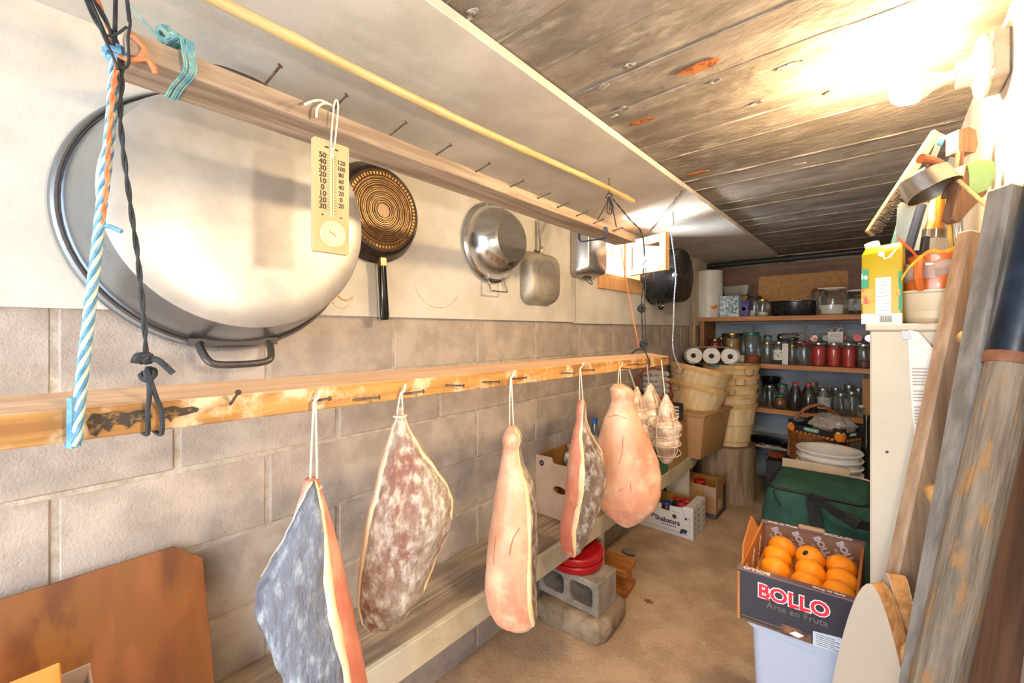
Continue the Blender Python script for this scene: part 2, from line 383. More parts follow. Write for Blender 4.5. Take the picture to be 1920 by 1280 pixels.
# ceiling foam boards
for i, (y0, y1) in enumerate(((YN+.05, 1.978), (1.982, 2.338), (2.342, 4.30))):
    part('foam_board', MB().box((XL+.003, y0, 1.990+.002*(i % 2)), (-.673, y1, ZC-.004)), FOAMC, ce, bevel=.002)
# ------------------------------------------------------------------ window
WF = woody('window_frame_wood', '#cfa068', '#b98650', 'Z')
wn = thing('window_1', 'small basement window with raw pine frame and hinged sash swung open', None, (XL, (WY0+WY1)/2, WZ0), kind='structure')
xo, xi = XL-.2, XL+.034
part('jamb', MB().box((xo, WY0-.004, WZ0), (xi, WY0+.022, WZ1)), WF, wn, 1)
part('jamb', MB().box((xo, WY1-.022, WZ0), (xi, WY1+.004, WZ1)), WF, wn, 1)
part('sill', MB().box((xo, WY0+.022, WZ0), (xi, WY1-.022, WZ0+.02)), WF, wn, 1)
part('head', MB().box((xo, WY0+.022, WZ1-.02), (xi, WY1-.022, WZ1)), WF, wn, 1)
part('mullion', MB().box((XL-.03, 2.535, WZ0+.02), (xi, 2.56, WZ1-.02)), WF, wn, 1)
part('casing', MB().box((XL+.026, WY0-.07, WZ0-.075), (XL+.044, WY1+.03, WZ0)), WF, wn, 1)
part('casing', MB().box((XL+.026, WY0-.07, WZ0), (XL+.044, WY0, WZ1+.02)), WF, wn, 1)
part('pane', MB().box((XL-.16, 2.56, WZ0+.02), (XL-.155, WY1-.022, WZ1-.02)), PANE, wn, 1)
SA, SB = V(-1.235, 2.556, 0), V(-.93, 2.441, 0); sd = (SB-SA).normalized(); sw = (SB-SA).length
Ms = axes(V(SA.x, SA.y, 1.69), sd, (0, 0, 1)); sh = .222
WFL = mat('painted_sash', '#d6cdbb', '#c9a877', 9, .5, lo=.5, hi=.7)
for nme, l in (('sash_stile', (0, 0, .042, sh)), ('sash_stile', (sw-.048, 0, sw, sh)), ('sash_rail', (.042, 0, sw-.048, .035)), ('sash_rail', (.042, sh-.042, sw-.048, sh))):
    part(nme, MB().box((l[0], l[1], -.016), (l[2], l[3], .016), Ms), WFL if l[0] == 0 else WF, wn, 1, bevel=.002)
part('pane', MB().box((.042, .035, -.003), (sw-.048, sh-.042, .003), Ms), PANE, wn, 1)
# ------------------------------------------------------------------ pipe, corner pole
solo('drain_pipe', MB().tube([(XL+.01, 4.31, 1.955), (XR-.005, 4.31, 1.965)], .024, 12).tube([(-.62, 4.31, 1.958), (-.56, 4.31, 1.958)], .03, 12), BLACKM, 'black pipe running under the ceiling above the back shelves', 'pipe')
solo('wooden_pole', MB().tube([(-1.262, 3.80, 0), (-1.255, 3.83, 1.95)], .013, 8), woody('mouldy_pole', '#9c8a76', '#5e5145', 'Z'), 'thin mouldy wooden pole standing in the corner left of the shelves', 'pole')
solo('wooden_batten', MB().box((-1.279, 3.93, 0), (-1.252, 3.965, 1.93)), woody('pale_batten', '#cdb48c', '#b89c70', 'Z'), 'pale wooden batten upright at the left end of the shelves', 'batten')
# ================================================================== BEAMS
def beam(name, label, ft0, ft1, fX, bX, face, backz, mside, mtop, nails):
    a, b_ = PX(*ft0, fX), PX(*ft1, fX)
    d = (b_-a)/(b_.y-a.y); a = a + d*(-.45-a.y) if ft0[0] <= 5 else a
    w = bX-fX
    P = []
    for p in (a, b_):
        P.append([p, p+V(w, 0, backz), p+V(w, 0, backz-face), p+V(0, 0, -face)])
    o = thing(name, label, 'beam', P[0][3])
    part('timber', MB().loft(P), mside, o, 1, bevel=.002)
    if mtop: part('top_face', MB().loft([[q+V(0, .004*(1 if i == 0 else -1), 0) for q in (P[i][0]+V(-.002, 0, -.0005), P[i][0]+V(-.002, 0, .0008), P[i][1]+V(.002, 0, .0008), P[i][1]+V(.002, 0, -.0005))] for i in (0, 1)]), mtop, o, 1)
    for px, py, dy, dz in nails:
        p = PX(px, py, fX); q = p+V(.035, dy, dz)
        part('nail', MB().tube([p-V(.01, dy*.3, dz*.3), q], .0021, 6).tube([q, q+(q-p).normalized()*.0014], .0042, 8), NAIL, o, 1)
    return o, a, b_
ub, ua, ubb = beam('hanging_beam', 'weathered upper beam with bent nails slung below the ceiling', (235, 52), (1192, 440), -.76, -.855, .032, 0, W_UP, None,
     [(497, 158, .01, .02), (622, 208, .01, .02), (733, 252, .012, .018), (818, 290, .012, .016), (892, 322, .012, .015), (957, 350, .014, .012), (1008, 372, .014, .012), (1045, 389, .012, .012), (1080, 405, .014, .012), (1112, 419, .012, .012), (1148, 433, .016, .01)])
lb, la, lbb = beam('hanging_beam', 'yellow-stained lower beam on cords, carrying the row of hams', (0, 780), (1254, 668), -.717, -.807, .038, .012, W_LOW, W_LOWT,
     [(432, 757, .0, .02), (588, 751, .01, .006), (663, 749, .03, .004), (758, 738, .02, .006), (836, 722, .02, .0), (905, 716, .02, .002), (958, 710, .02, .004), (1052, 699, .018, .0), (1090, 694, .02, .002), (1162, 690, .02, -.002), (1176, 684, .02, .005), (1195, 684, .028, .006), (1240, 672, .0, .004)])
tp_ = [[(-.030, -.012), (-.024, -.017), (-.019, -.007), (-.013, -.013), (-.009, -.004), (0, -.006), (.004, -.012), (.012, -.004), (.022, -.005), (.028, .0), (.024, .009), (.012, .011), (.004, .008), (-.008, .012), (-.02, .010), (-.028, .012), (-.033, .002)], [(.036, -.003), (.044, -.004), (.047, -.010), (.051, -.003), (.062, -.002), (.076, .001), (.078, .005), (.07, .009), (.058, .008), (.05, .012), (.037, .010)]]
part('tar_patch', MB().prism(tp_[0], .0006, axes(PX(232, 787, -.7165), (0, 1, -.02), (0, 0, 1))).prism(tp_[1], .0006, axes(PX(232, 787, -.7165), (0, 1, -.02), (0, 0, 1))), mat('tar', '#3f362e', '#7d5f38', 120, .9, lo=.5, hi=.62), lb, 1)
# bamboo
a, b_ = PX(400, 0, -.876), PX(1187, 378, -.876); a = a+(a-b_)*.45
L_ = (b_-a).length; P = []; rr = []
for i in range(61):
    t = i/60; p = a.lerp(b_, t)+V(0, 0, .006*math.sin(t*9)); P.append(p); rr.append(.0108+(.0022 if i % 9 == 4 else 0))
solo('bamboo_pole', MB().tube(P, rr, 12), BAMB, 'yellow bamboo pole with knuckles hanging under the white ceiling boards', 'pole')
# ================================================================== CORDS
def twisted(P, r, m, name, label, strands=3, turns=30, cat='rope', extra=None, m2=None):
    P = smoothpath(P, 22); mb = MB(); mb2 = MB()
    L = sum((P[i+1]-P[i]).length for i in range(len(P)-1))
    for s_ in range(strands):
        Q = []; acc = 0
        for i, p in enumerate(P):
            t = (P[min(i+1, len(P)-1)]-P[max(i-1, 0)]).normalized(); u = t.orthogonal().normalized(); w = t.cross(u)
            if i: acc += (P[i]-P[i-1]).length
            an = 2*math.pi*(s_/strands+acc*turns); Q.append(p+(u*math.cos(an)+w*math.sin(an))*r*.55)
        (mb2 if m2 and s_ % 2 else mb).tube(Q, r*(.6 if strands < 4 else .46), 6)
    if extra: extra(mb)
    if m2:
        root = thing(name, label, cat, P[-1]); part('strands', mb, m, root, 1); part('pale_strands', mb2, m2, root, 1); return root
    return solo(name, mb, m, label, cat)
def knot(mb, c, r, s_=0):
    c = Vector(c); rnd = random.Random(s_)
    for k in range(4):
        u = V(rnd.uniform(-1, 1), rnd.uniform(-1, 1), rnd.uniform(-1, 1)).normalized(); v = u.orthogonal().normalized(); w = u.cross(v)
        mb.tube([c+(v*math.cos(t*.6)*1+w*math.sin(t*.6))*r+u*r*.3*math.sin(t*1.3) for t in range(12)], r*.38, 6)
xf, xb = -.709, -.815
top = PX(196, -40, -.78)
kn = PX(216, 100, -.775)
def ex(mb):
    knot(mb, kn, .010, 3); p = PX(140, 830, xf)
    for dz in (0,): mb.tube([PX(137, 745, xf), PX(136, 835, xf-.001), PX(136, 838, xf)+V(-.05, 0, -.004), PX(136, 838, xf)+V(-.108, 0, -.0)], .0055, 6)
    mb.tube([PX(186, 425, -.735), PX(205, 424, -.73), PX(228, 434, -.72)], .0028, 6)
bx = PX(140, 800, xf)
twisted([kn, PX(207, 240, -.75), PX(186, 425, -.735), PX(166, 600, -.715), PX(150, 745, xf), PX(142, 835, xf)], .0058, mat('blue_strand', '#44789f', '#6a9ab4', 60, .85), 'braided_rope', 'thick blue and white braided rope tied round the lower beam', strands=6, turns=14, extra=ex, m2=mat('pale_strand', '#c6c9ae', '#a9bcc0', 60, .85))
twisted([PX(176, -20, -.79), kn+V(.004, 0, 0), PX(212, 170, -.745), PX(205, 250, -.742), PX(198, 360, -.735), PX(190, 420, -.732)], .0026, ROPEO, 'frayed_rope', 'frayed orange cord running down beside the blue braided rope', 2, 20,
        extra=lambda mb: [mb.tube(smoothpath([kn, PX(240, 112, -.755), PX(275, 112, -.752), PX(292, 132+6*i, -.75)]), .0032, 6) for i in range(2)] + [mb.tube(smoothpath([PX(240, 60, -.757), PX(270, 90, -.752), PX(262, 108, -.752)]), .003, 6)])
def ex2(mb):
    k1 = PX(279, 702, -.712); knot(mb, PX(272, 672, -.714), .007, 5); knot(mb, k1, .008, 6)
    mb.tube(smoothpath([PX(280, 672, -.713), PX(298, 676, -.705), PX(325, 700, -.70)]), .0042, 6); mb.tube(smoothpath([PX(270, 672, -.713), PX(258, 668, -.71), PX(252, 680, -.708)]), .005, 6)
    for px in (277, 303):
        mb.tube(smoothpath([k1, PX((px+283)/2, 745, -.708), PX(px, 770, xf), PX(px, 812, xf), PX(px, 815, xf)+V(-.05, 0, -.002), PX(px, 815, xf)+V(-.104, 0, 0)]), .0030, 6)
    for a_, b2 in (((160, -20), (210, 95)), ((217, -20), (215, 100)), ((236, -20), (243, 40))): mb.tube(smoothpath([PX(*a_, -.785), PX(*b2, -.77)]), .0026, 6)
    mb.tube(smoothpath([PX(236, -15, -.78), PX(244, 40, -.762), PX(240, 70, -.75), PX(241, 118, -.75), PX(228, 128, -.75), PX(222, 110, -.755)]), .0018, 6)
    mb.tube(smoothpath([PX(156, -10, -.78), PX(178, 40, -.765), PX(206, 68, -.76), PX(238, 50, -.755)]), .0016, 6)
    mb.tube(smoothpath([PX(158, -10, -.78), PX(200, 80, -.755), PX(222, 130, -.75)]), .0018, 6)
twisted([PX(165, -20, -.785), kn+V(.006, .004, .0), PX(226, 230, -.74), PX(244, 380, -.73), PX(258, 480, -.725), PX(270, 600, -.718), PX(274, 672, -.714)], .0028, ROPEK, 'knotted_rope', 'black cord knotted above the tar patch on the lower beam', 2, 14, extra=ex2)
# teal rope tied round the end of the upper beam
mb = MB(); c = PX(345, 95, -.757)
for k in range(6):
    y = c.y-.004+.0026*k+random.uniform(-.001, .001)
    zt, zb = PX(345, 82, -.757).z+.001, PX(345, 82, -.757).z-.036
    mb.tube(smoothpath([(-.752, y, zt+.004), (-.75, y+.002, (zt+zb)/2), (-.753, y+.004, zb-.003), (-.81, y, zb-.006), (-.862, y, zb-.003), (-.864, y, zt), (-.81, y-.012, zt+.005), (-.752, y-.004, zt+.004)], 5), .0015, 6)
knot(mb, PX(312, 66, -.80), .010, 9); knot(mb, PX(328, 76, -.79), .009, 10)
mb.tube(smoothpath([PX(236, 0, -.80), PX(265, 35, -.80), PX(292, 64, -.80), PX(315, 70, -.80)]), .0016, 6)
solo('teal_rope', mb, ROPET, 'tangled teal rope bound round the near end of the upper beam', 'rope')
# cords at the far end
def ex3(mb):
    k1 = PX(1208, 655, -.765); knot(mb, PX(1203, 578, -.76), .014, 21); knot(mb, PX(1207, 645, -.765), .013, 22)
    mb.tube(smoothpath([k1, PX(1196, 655, -.76), PX(1185, 662, -.77)]), .004, 6)
    mb.tube(smoothpath([k1, PX(1212, 664, -.74), PX(1217, 675, xf), PX(1216, 686, xf), PX(1212, 690, xf)+V(-.05, 0, -.004), PX(1210, 690, xf)+V(-.104, 0, .004)]), .003, 6)
    t = PX(1142, 368, -.87)
    for q in ((1143, 395), (1120, 412), (1150, 390), (1156, 428)): mb.tube(smoothpath([t, t.lerp(PX(*q, -.80), .5)+V(0, .006, 0), PX(*q, -.80)]), .0022, 6)
    mb.tube(smoothpath([t, PX(1138, 395, -.85), PX(1146, 400, -.85), PX(1147, 380, -.86), t]), .002, 6)
    mb.tube(smoothpath([t+V(0, 0, -.012), t+V(-.014, 0, 0), t+V(0, 0, .014), t+V(.014, 0, 0), t+V(0, 0, -.012)]), .0022, 6)
    mb.tube(smoothpath([PX(1206, 443, -.765), PX(1211, 500, -.76), PX(1209, 570, -.76), PX(1211, 640, -.765)]), .0022, 6)
    mb.tube([t+V(0, 0, .01), V(t.x, t.y, 1.99)], .0018, 6)
twisted([PX(1148, 372, -.87), PX(1180, 410, -.81), PX(1205, 443, -.765), PX(1206, 520, -.76), PX(1203, 575, -.76), PX(1206, 645, -.765)], .0028, ROPEK, 'knotted_rope', 'black cord from the bamboo end down to the far end of the lower beam', 2, 14, extra=ex3)
twisted([PX(1163, 456, -.80), PX(1172, 515, -.78), PX(1186, 590, -.77), PX(1198, 650, -.765)], .0024, ROPEO, 'orange_string', 'thin orange string slanting beside the open window sash', 2, 20, cat='string')
mb = MB(); b0 = PX(1136, 432, -.752)
for k in range(3):
    y = b0.y+.004*k; mb.tube(smoothpath([(-.752, y, b0.z+.012), (-.752, y, b0.z-.024), (-.81, y-.004, b0.z-.027), (-.862, y, b0.z-.022), (-.862, y, b0.z+.014), (-.81, y, b0.z+.016), (-.752, y, b0.z+.012)], 5), .0022, 6)
solo('blue_black_twine', mb, mat('blue_black_twine', '#2f4a6b', '#23303f', 40, .8), 'dark blue twine wound round the far end of the upper beam', 'twine')
hk = PZ(1256, 424, 1.99)
twisted([hk, PX(1260, 450, hk.x+.01), PX(1267, 513, hk.x+.01), PX(1264, 560, hk.x+.01), PX(1263, 600, hk.x+.01), PX(1262, 655, hk.x+.01), PX(1276, 694, hk.x+.02)], .004, ROPEL, 'pale_cord', 'pale blue and white cord hanging in front of the black stockpot', 2, 25, cat='cord',
        extra=lambda mb: (knot(mb, PX(1265, 515, hk.x+.01), .012, 31), mb.tube([hk, hk+V(.02, .0, 0), PZ(1260, 398, 1.988)], .0018, 6)))
mb = MB(); P = [PZ(1217, 435, 1.985), PZ(1240, 405, 1.975), PZ(1262, 380, 1.98), PZ(1279, 358, 1.985)]
solo('wire_twist', MB().tube(smoothpath(P), .0018, 6).tube([q+V(.006*math.sin(i*1.7), 0, .002) for i, q in enumerate(smoothpath(P))], .0014, 6), mat('dark_wire', '#4c4b4c', rough=.5, metal=.6), 'thin twisted wire strung under the ceiling board near the window', 'wire')
# ================================================================== WALL POTS
def wallM(px, py, X, rx=0, rz=0):      # local z points out of the wall (+X), local y is up
    return Matrix.Translation(PX(px, py, X)) @ Matrix.Rotation(rz, 4, 'Z') @ axes((0, 0, 0), (0, 1, 0), (0, 0, 1)) @ Matrix.Rotation(rx, 4, 'X')
WX = XL+.028
M_ = axes((WX+.004, .337, 1.605), (0, 1, 0), (0, 0, 1))
bs = thing('aluminium_basin', 'huge scuffed aluminium basin hung bottom-out on the wall', 'basin', M=M_)
part('body', MB().lathe([(.298, .0), (.297, .02), (.293, .05), (.280, .11), (.266, .16), (.2595, .182)], 72, caps=False), ALUD, bs)
part('base', MB().lathe([(.2595, .182), (.2590, .1865), (.2560, .1885), (.20, .190), (.1, .1915), (.0, .192)], 72, caps=False), ALU, bs)
part('rim', MB().lathe([(.297, .022), (.311, .018), (.315, .010), (.311, .002), (.297, .004)], 72, caps=False), ALUD, bs)
part('rim_wire', MB().tube([(.3025*math.cos(i*.0873), .3025*math.sin(i*.0873), .03) for i in range(72)], .0035, 6, closed=True), DARKH, bs)
for s_ in (-1, 1):
    h = MB().tube(smoothpath([(-.07, s_*.292, .04), (-.075, s_*.305, .055), (-.066, s_*.335, .085), (-.045, s_*.345, .09), (0, s_*.347, .092), (.045, s_*.345, .09), (.066, s_*.335, .085), (.075, s_*.305, .055), (.07, s_*.292, .04)]), .0085, 10)
    h.box((-.095, s_*.29-.012, .03), (.095, s_*.29+.006, .05))
    part('handle', h, DARKH, bs, bevel=0)
st_ = MB(); an0 = math.pi+.42
for i in range(7):
    a = an0+i*.035; Mr = axes((.2675*math.cos(a), .2675*math.sin(a), .1565), (-math.sin(a), math.cos(a), 0), (-math.cos(a)*.42, -math.sin(a)*.42, .9))
    st_.box((-.003, -.011, -.0006), (-.0015, .011, .0006), Mr)
    if i % 2: st_.box((-.003, .008, -.0006), (.003, .010, .0006), Mr)
part('stamp', st_, mat('stamped_mark', '#86888c', rough=.5, metal=.8), bs)
# frying pan
M_ = wallM(702, 400, WX+.006, 0)
fp = thing('frying_pan', 'dark nonstick frying pan with ringed base hanging handle-down', 'pan', M=M_)
PANB = mat('bronze_pan_base', '#a5865f', '#8a6c4a', 60, .35, metal=.7)
PANG = mat('copper_ring', '#b78a55', '#8f6a3f', 40, .35, metal=.8)
part('body', MB().lathe([(.160, 0), (.163, .004), (.158, .012), (.146, .036), (.138, .046), (.13, .05)], 56, caps=False), mat('pan_side', '#4a4039', '#352d28', 20, .25, metal=.6), fp)
part('base', MB().lathe([(.131, .0495), (.126, .052), (.0, .052)], 56, caps=False), mat('pan_rim_base', '#6b5a4c', '#55473c', 20, .4, metal=.6), fp)
bs_ = MB(); prof = []
for i in range(16): r = .108-.0052*i; prof += [(r, .0522), (r-.0016, .0545), (r-.0034, .0545), (r-.0048, .0522)]
part('ringed_disc', MB().lathe(prof, 56, caps=False), PANB, fp)
for i in range(12): part('groove', MB().tube([((.100-.0068*i)*math.cos(k*.1309), (.100-.0068*i)*math.sin(k*.1309), .0546) for k in range(48)], .0013, 5, closed=True), mat('pan_groove', '#3f3025', rough=.5, metal=.5), fp)
d = MB()
for i in range(64):
    a = i*2*math.pi/64; Mr = Matrix.Rotation(a, 4, 'Z'); d.box((.112, -.0038, .052), (.121, .0028, .0542), Mr)
part('edge_ring', d, PANG, fp)
part('centre_badge', MB().lathe([(.022, .053), (.022, .0545), (.0, .0545)], 24, caps=False), mat('badge', '#6d5a4a', rough=.4, metal=.7), fp)
hd = part('handle', MB().loft([[(x*w_, y_, .028+z_*t_) for x, z_ in ((-1, -.6), (-.6, -1), (.6, -1), (1, -.6), (1, .6), (.6, 1), (-.6, 1), (-1, .6))] for y_, w_, t_ in ((-.15, .011, .009), (-.17, .012, .011), (-.2, .0125, .01), (-.27, .0135, .009), (-.335, .015, .008), (-.35, .011, .006))], M=Matrix.Rotation(.06, 4, 'Z')), BLACK, fp, smooth=60)
part('ferrule', MB().box((-.014, -.178, .018), (.014, -.145, .04), Matrix.Rotation(.06, 4, 'Z')), mat('bronze_ferrule', '#8a6c52', rough=.3, metal=.8), fp, bevel=.004)
part('hanging_hook', MB().tube(smoothpath([(.01, .16, .02), (-.01, .185, .025), (-.03, .195, .03), (-.045, .185, .04)]), .006, 8), BLACK, fp)
# steel bowl
M_ = wallM(921, 456, WX+.004)
sb = thing('steel_bowl', 'polished steel bowl hung base-out with two wire handles', 'bowl', M=M_)
part('body', MB().lathe([(.158, .004), (.168, .006), (.170, .012), (.163, .018), (.156, .022), (.150, .040), (.140, .065), (.124, .090), (.108, .108), (.098, .116)], 64, caps=False), STEEL, sb)
part('base', MB().lathe([(.098, .116), (.090, .122), (.085, .1215), (.05, .1205), (0, .120)], 64, caps=False), STEELB, sb)
for s_ in (-1, 1):
    part('handle', MB().tube(smoothpath([(-.04, s_*.15, .02), (-.048, s_*.165, .03), (-.05, s_*.20, .045), (-.04, s_*.208, .048), (.04, s_*.208, .048), (.05, s_*.20, .045), (.048, s_*.165, .03), (.04, s_*.15, .02)]), .0035, 8), STEEL, sb)
# square griddle pan
M_ = wallM(1008, 523, WX+.004)
gp = thing('griddle_pan', 'worn grey square griddle pan hung base-out, handle up', 'pan', M=M_)
def rr3(w, h, r, z): return [(x, y, z) for x, y in rrect(w, h, r, 6)]
part('body', MB().loft([rr3(.252, .245, .05, 0), rr3(.256, .249, .052, .006), rr3(.246, .238, .055, .03), rr3(.228, .22, .06, .052), rr3(.205, .2, .06, .06)]), ALUG, gp, smooth=50)
part('base_ring', MB().tube([(.075*math.cos(i*.1745), .085*math.sin(i*.1745), .0602) for i in range(36)], .0016, 6, closed=True), mat('griddle_line', '#8d8478', rough=.5, metal=.5), gp)
part('handle', MB().tube(smoothpath([(-.02, .115, .03), (-.02, .135, .034), (-.012, .15, .03), (-.012, .25, .022), (-.012, .285, .02)]), .0095, 8), STEELB, gp)
part('bracket', MB().tube([(.0, .118, .03), (-.06, .126, .03)], .005, 8), DARKH, gp)
# small tin
M_ = wallM(1092, 478, WX+.004)
tn = thing('roasting_tin', 'small shiny roasting tin hung on the wall beside the window', 'tin', M=M_)
part('body', MB().loft([rr3(.235, .262, .03, 0), rr3(.238, .265, .032, .005), rr3(.226, .25, .035, .03), rr3(.20, .226, .04, .092), rr3(.18, .21, .04, .1)]), STEELB, tn, smooth=50)
part('handle', MB().tube(smoothpath([(-.02, -.13, .03), (-.022, -.15, .045), (-.01, -.165, .055), (.012, -.165, .055), (.024, -.15, .045), (.022, -.13, .03)]), .003, 8).box((-.03, -.132, .02), (.03, -.124, .04)), DARKH, tn)
# black canner
M_ = axes((WX+.006, 2.985, 1.722), (0, 1, 0), (0, 0, 1))
ck = thing('stockpot', 'black speckled stockpot on its side with ridged round base', 'pot', M=M_)
part('body', MB().lathe([(.19, 0), (.196, .004), (.196, .012), (.19, .018), (.189, .09), (.1925, .094), (.1925, .1), (.189, .104), (.187, .21), (.182, .226)], 56, caps=False), SPECK, ck)
prof = [(.182, .226)]
for i in range(8): r = .172-.0205*i; prof += [(r+.004, .229), (r, .233), (r-.006, .2335), (r-.011, .2275)]
prof += [(0, .2275)]
part('ridged_base', MB().lathe(prof, 56, caps=False), mat('ridged_base', '#3b332c', '#292522', 12, .3, metal=.3), ck)
for s_ in (-1, 1):
    part('handle', MB().tube(smoothpath([(-.035, s_*.185, .06), (-.036, s_*.21, .062), (-.02, s_*.226, .064), (.02, s_*.226, .064), (.036, s_*.21, .062), (.035, s_*.185, .06)]), .008, 8), BLACK, ck)
# ------------------------------------------------------------------ thermometer
tX = -.742
c0 = PX(622, 370, tX)
M_ = axes(c0, (0, 1, 0), (0, 0, 1))
TH = mat('aged_cream_plastic', '#b5a57c', '#a8966a', 5, .45)
th = thing('thermometer', 'yellowed hanging thermometer with round dial on a white string', 'thermometer', M=M_)
tbd = part('board', MB().prism(rrect(.066, .200, .004, 3), .009, Matrix.Translation((0, 0, -.009))), TH, th, bevel=.0015)
INKG = mat('grey_ink', '#453b2c', rough=.8)
for i, s_ in enumerate(('50', '40', '30', '20', '10', '0', '10', '20', '30')): text(tbd, s_, .0132, INKG, Matrix.Translation((-.0165, .071-.0113*i, .0003)), bold=.0003)
for i, s_ in enumerate(('120', '100', '80', '60', '40', '20', '0', '20')): text(tbd, s_, .0112, INKG, Matrix.Translation((.0175, .066-.0112*i, .0003)), bold=.0002, sx=.9)
part('degree_mark', MB().lathe([(.0018, 0), (.0018, .0005)], 8, Matrix.Translation((-.0165, -.034, 0))).lathe([(.0018, 0), (.0018, .0005)], 8, Matrix.Translation((.0175, -.034, 0))), INKG, tbd)
part('tube_well', MB().box((-.003, -.034, 0), (.003, .08, .0012)), mat('pale_scale', '#ead9a6', rough=.5), tbd)
part('capillary', MB().tube([(0, -.032, .0018), (0, .07, .0018)], .0011, 8), mat('tube_glass', '#8d8069', rough=.2), th)
t_ = MB()
for i in range(21): t_.box((-.0085 if i % 2 else -.0105, -.024+.0049*i, 0), (-.0042, -.0235+.0049*i, .0004)).box((.0042, -.024+.0049*i, 0), (.0085, -.0235+.0049*i, .0004))
part('scale_marks', t_, INKG, tbd)
tdl = part('dial', MB().lathe([(.0235, 0), (.0235, .0028), (.0215, .0038), (.0212, .0018), (0, .0018)], 32, Matrix.Translation((.002, -.066, 0)), caps=False), mat('dial_face', '#e4d39d', rough=.35), th)
part('needle', MB().box((-.009, -.0006, .0022), (.007, .0006, .0028), Matrix.Translation((.002, -.066, 0)) @ Matrix.Rotation(-.6, 4, 'Z')), mat('needle', '#8a4a2c', rough=.5), tdl)
t_ = MB()
for i in range(24): t_.box((.0165, -.0002, .0019), (.0195, .0002, .0023), Matrix.Translation((.002, -.066, 0)) @ Matrix.Rotation(i*math.pi/12, 4, 'Z'))
part('dial_marks', t_, INKG, tdl)
part('printed_mark', MB().box((-.013, .086, 0), (-.006, .0885, .0004)).box((.006, .086, 0), (.012, .0885, .0004)), INKB, tbd)
t_ = MB(); nl = PX(622, 208, -.752); n0 = V((nl.y-c0.y)-.0, nl.z-c0.z+.006, -.003)
t_.tube(smoothpath([(0, .082, .001), (-.003, .10, .004), (n0.x-.003, n0.y, .006), (n0.x+.004, n0.y, .006), (.004, .10, .004), (0, .082, .001)]), .0016, 6)
t_.tube(smoothpath([n0, n0+V(-.03, -.004, .008), n0+V(-.055, -.022, .01)]), .0022, 6).tube(smoothpath([n0, n0+V(-.02, -.006, .01), n0+V(-.034, -.02, .012), n0+V(-.036, -.038, .012)]), .002, 6)
part('string', t_, STRING, th)
# ================================================================== HAMS
SKIN = mat('ham_skin', '#d48c70', '#b86452', 9, .38, bump=.2, bs=40, st=(1, 1, .5), c3='#dfb092', s3=12, lo3=.48, hi3=.72, sss=.15, spec=.55)
SKINP = mat('ham_skin_pale', '#dcaa88', '#c98468', 7, .36, bump=.2, bs=45, st=(1, 1, .55), c3='#e6c8a6', s3=13, lo3=.46, hi3=.74, sss=.15, spec=.55)
FAT = mat('ham_fat', '#dcc08a', '#e6d3ad', 20, .42, bump=.1, bs=60, c3='#bf9050', s3=14, lo3=.58, hi3=.75, sss=.1)
CUTB = mat('mouldy_cut_grey', '#70717b', '#342b2f', 10, .8, bump=1, bs=32, c3='#abb1b4', s3=60, lo3=.45, hi3=.78, bdet=9, st=(1, 1, .35), lo=.40, hi=.70, st3=(1, 1, .45), bd=.03)
CUTR = mat('mouldy_cut_brown', '#a08a78', '#8a5444', 7, .75, bump=1, bs=34, c3='#d6cbb9', s3=62, lo3=.40, hi3=.72, bdet=9, lo=.40, hi=.62, st=(1, 1, .5), st3=(1, 1, .6), bd=.03)
CUTW = mat('mouldy_cut_white', '#a08672', '#5a4338', 9, .75, bump=1, bs=36, c3='#d8cfc0', s3=62, lo3=.42, hi3=.74, bdet=9, st=(1, 1, .4), st3=(1, 1, .5), bd=.03)
VEIN = mat('ham_vein', '#b8604c', rough=.5)
def lerp_tab(tab, y):
    for i in range(len(tab)-1):
        if tab[i][0] <= y <= tab[i+1][0]:
            t = (y-tab[i][0])/(tab[i+1][0]-tab[i][0]); t = t*t*(3-2*t)*.35+t*.65
            return [p+(q-p)*t for p, q in zip(tab[i][1:], tab[i+1][1:])]
    return list(tab[-1][1:]) if y > tab[-1][0] else list(tab[0][1:])
HAMG = 'cured hams hanging from the lower beam'
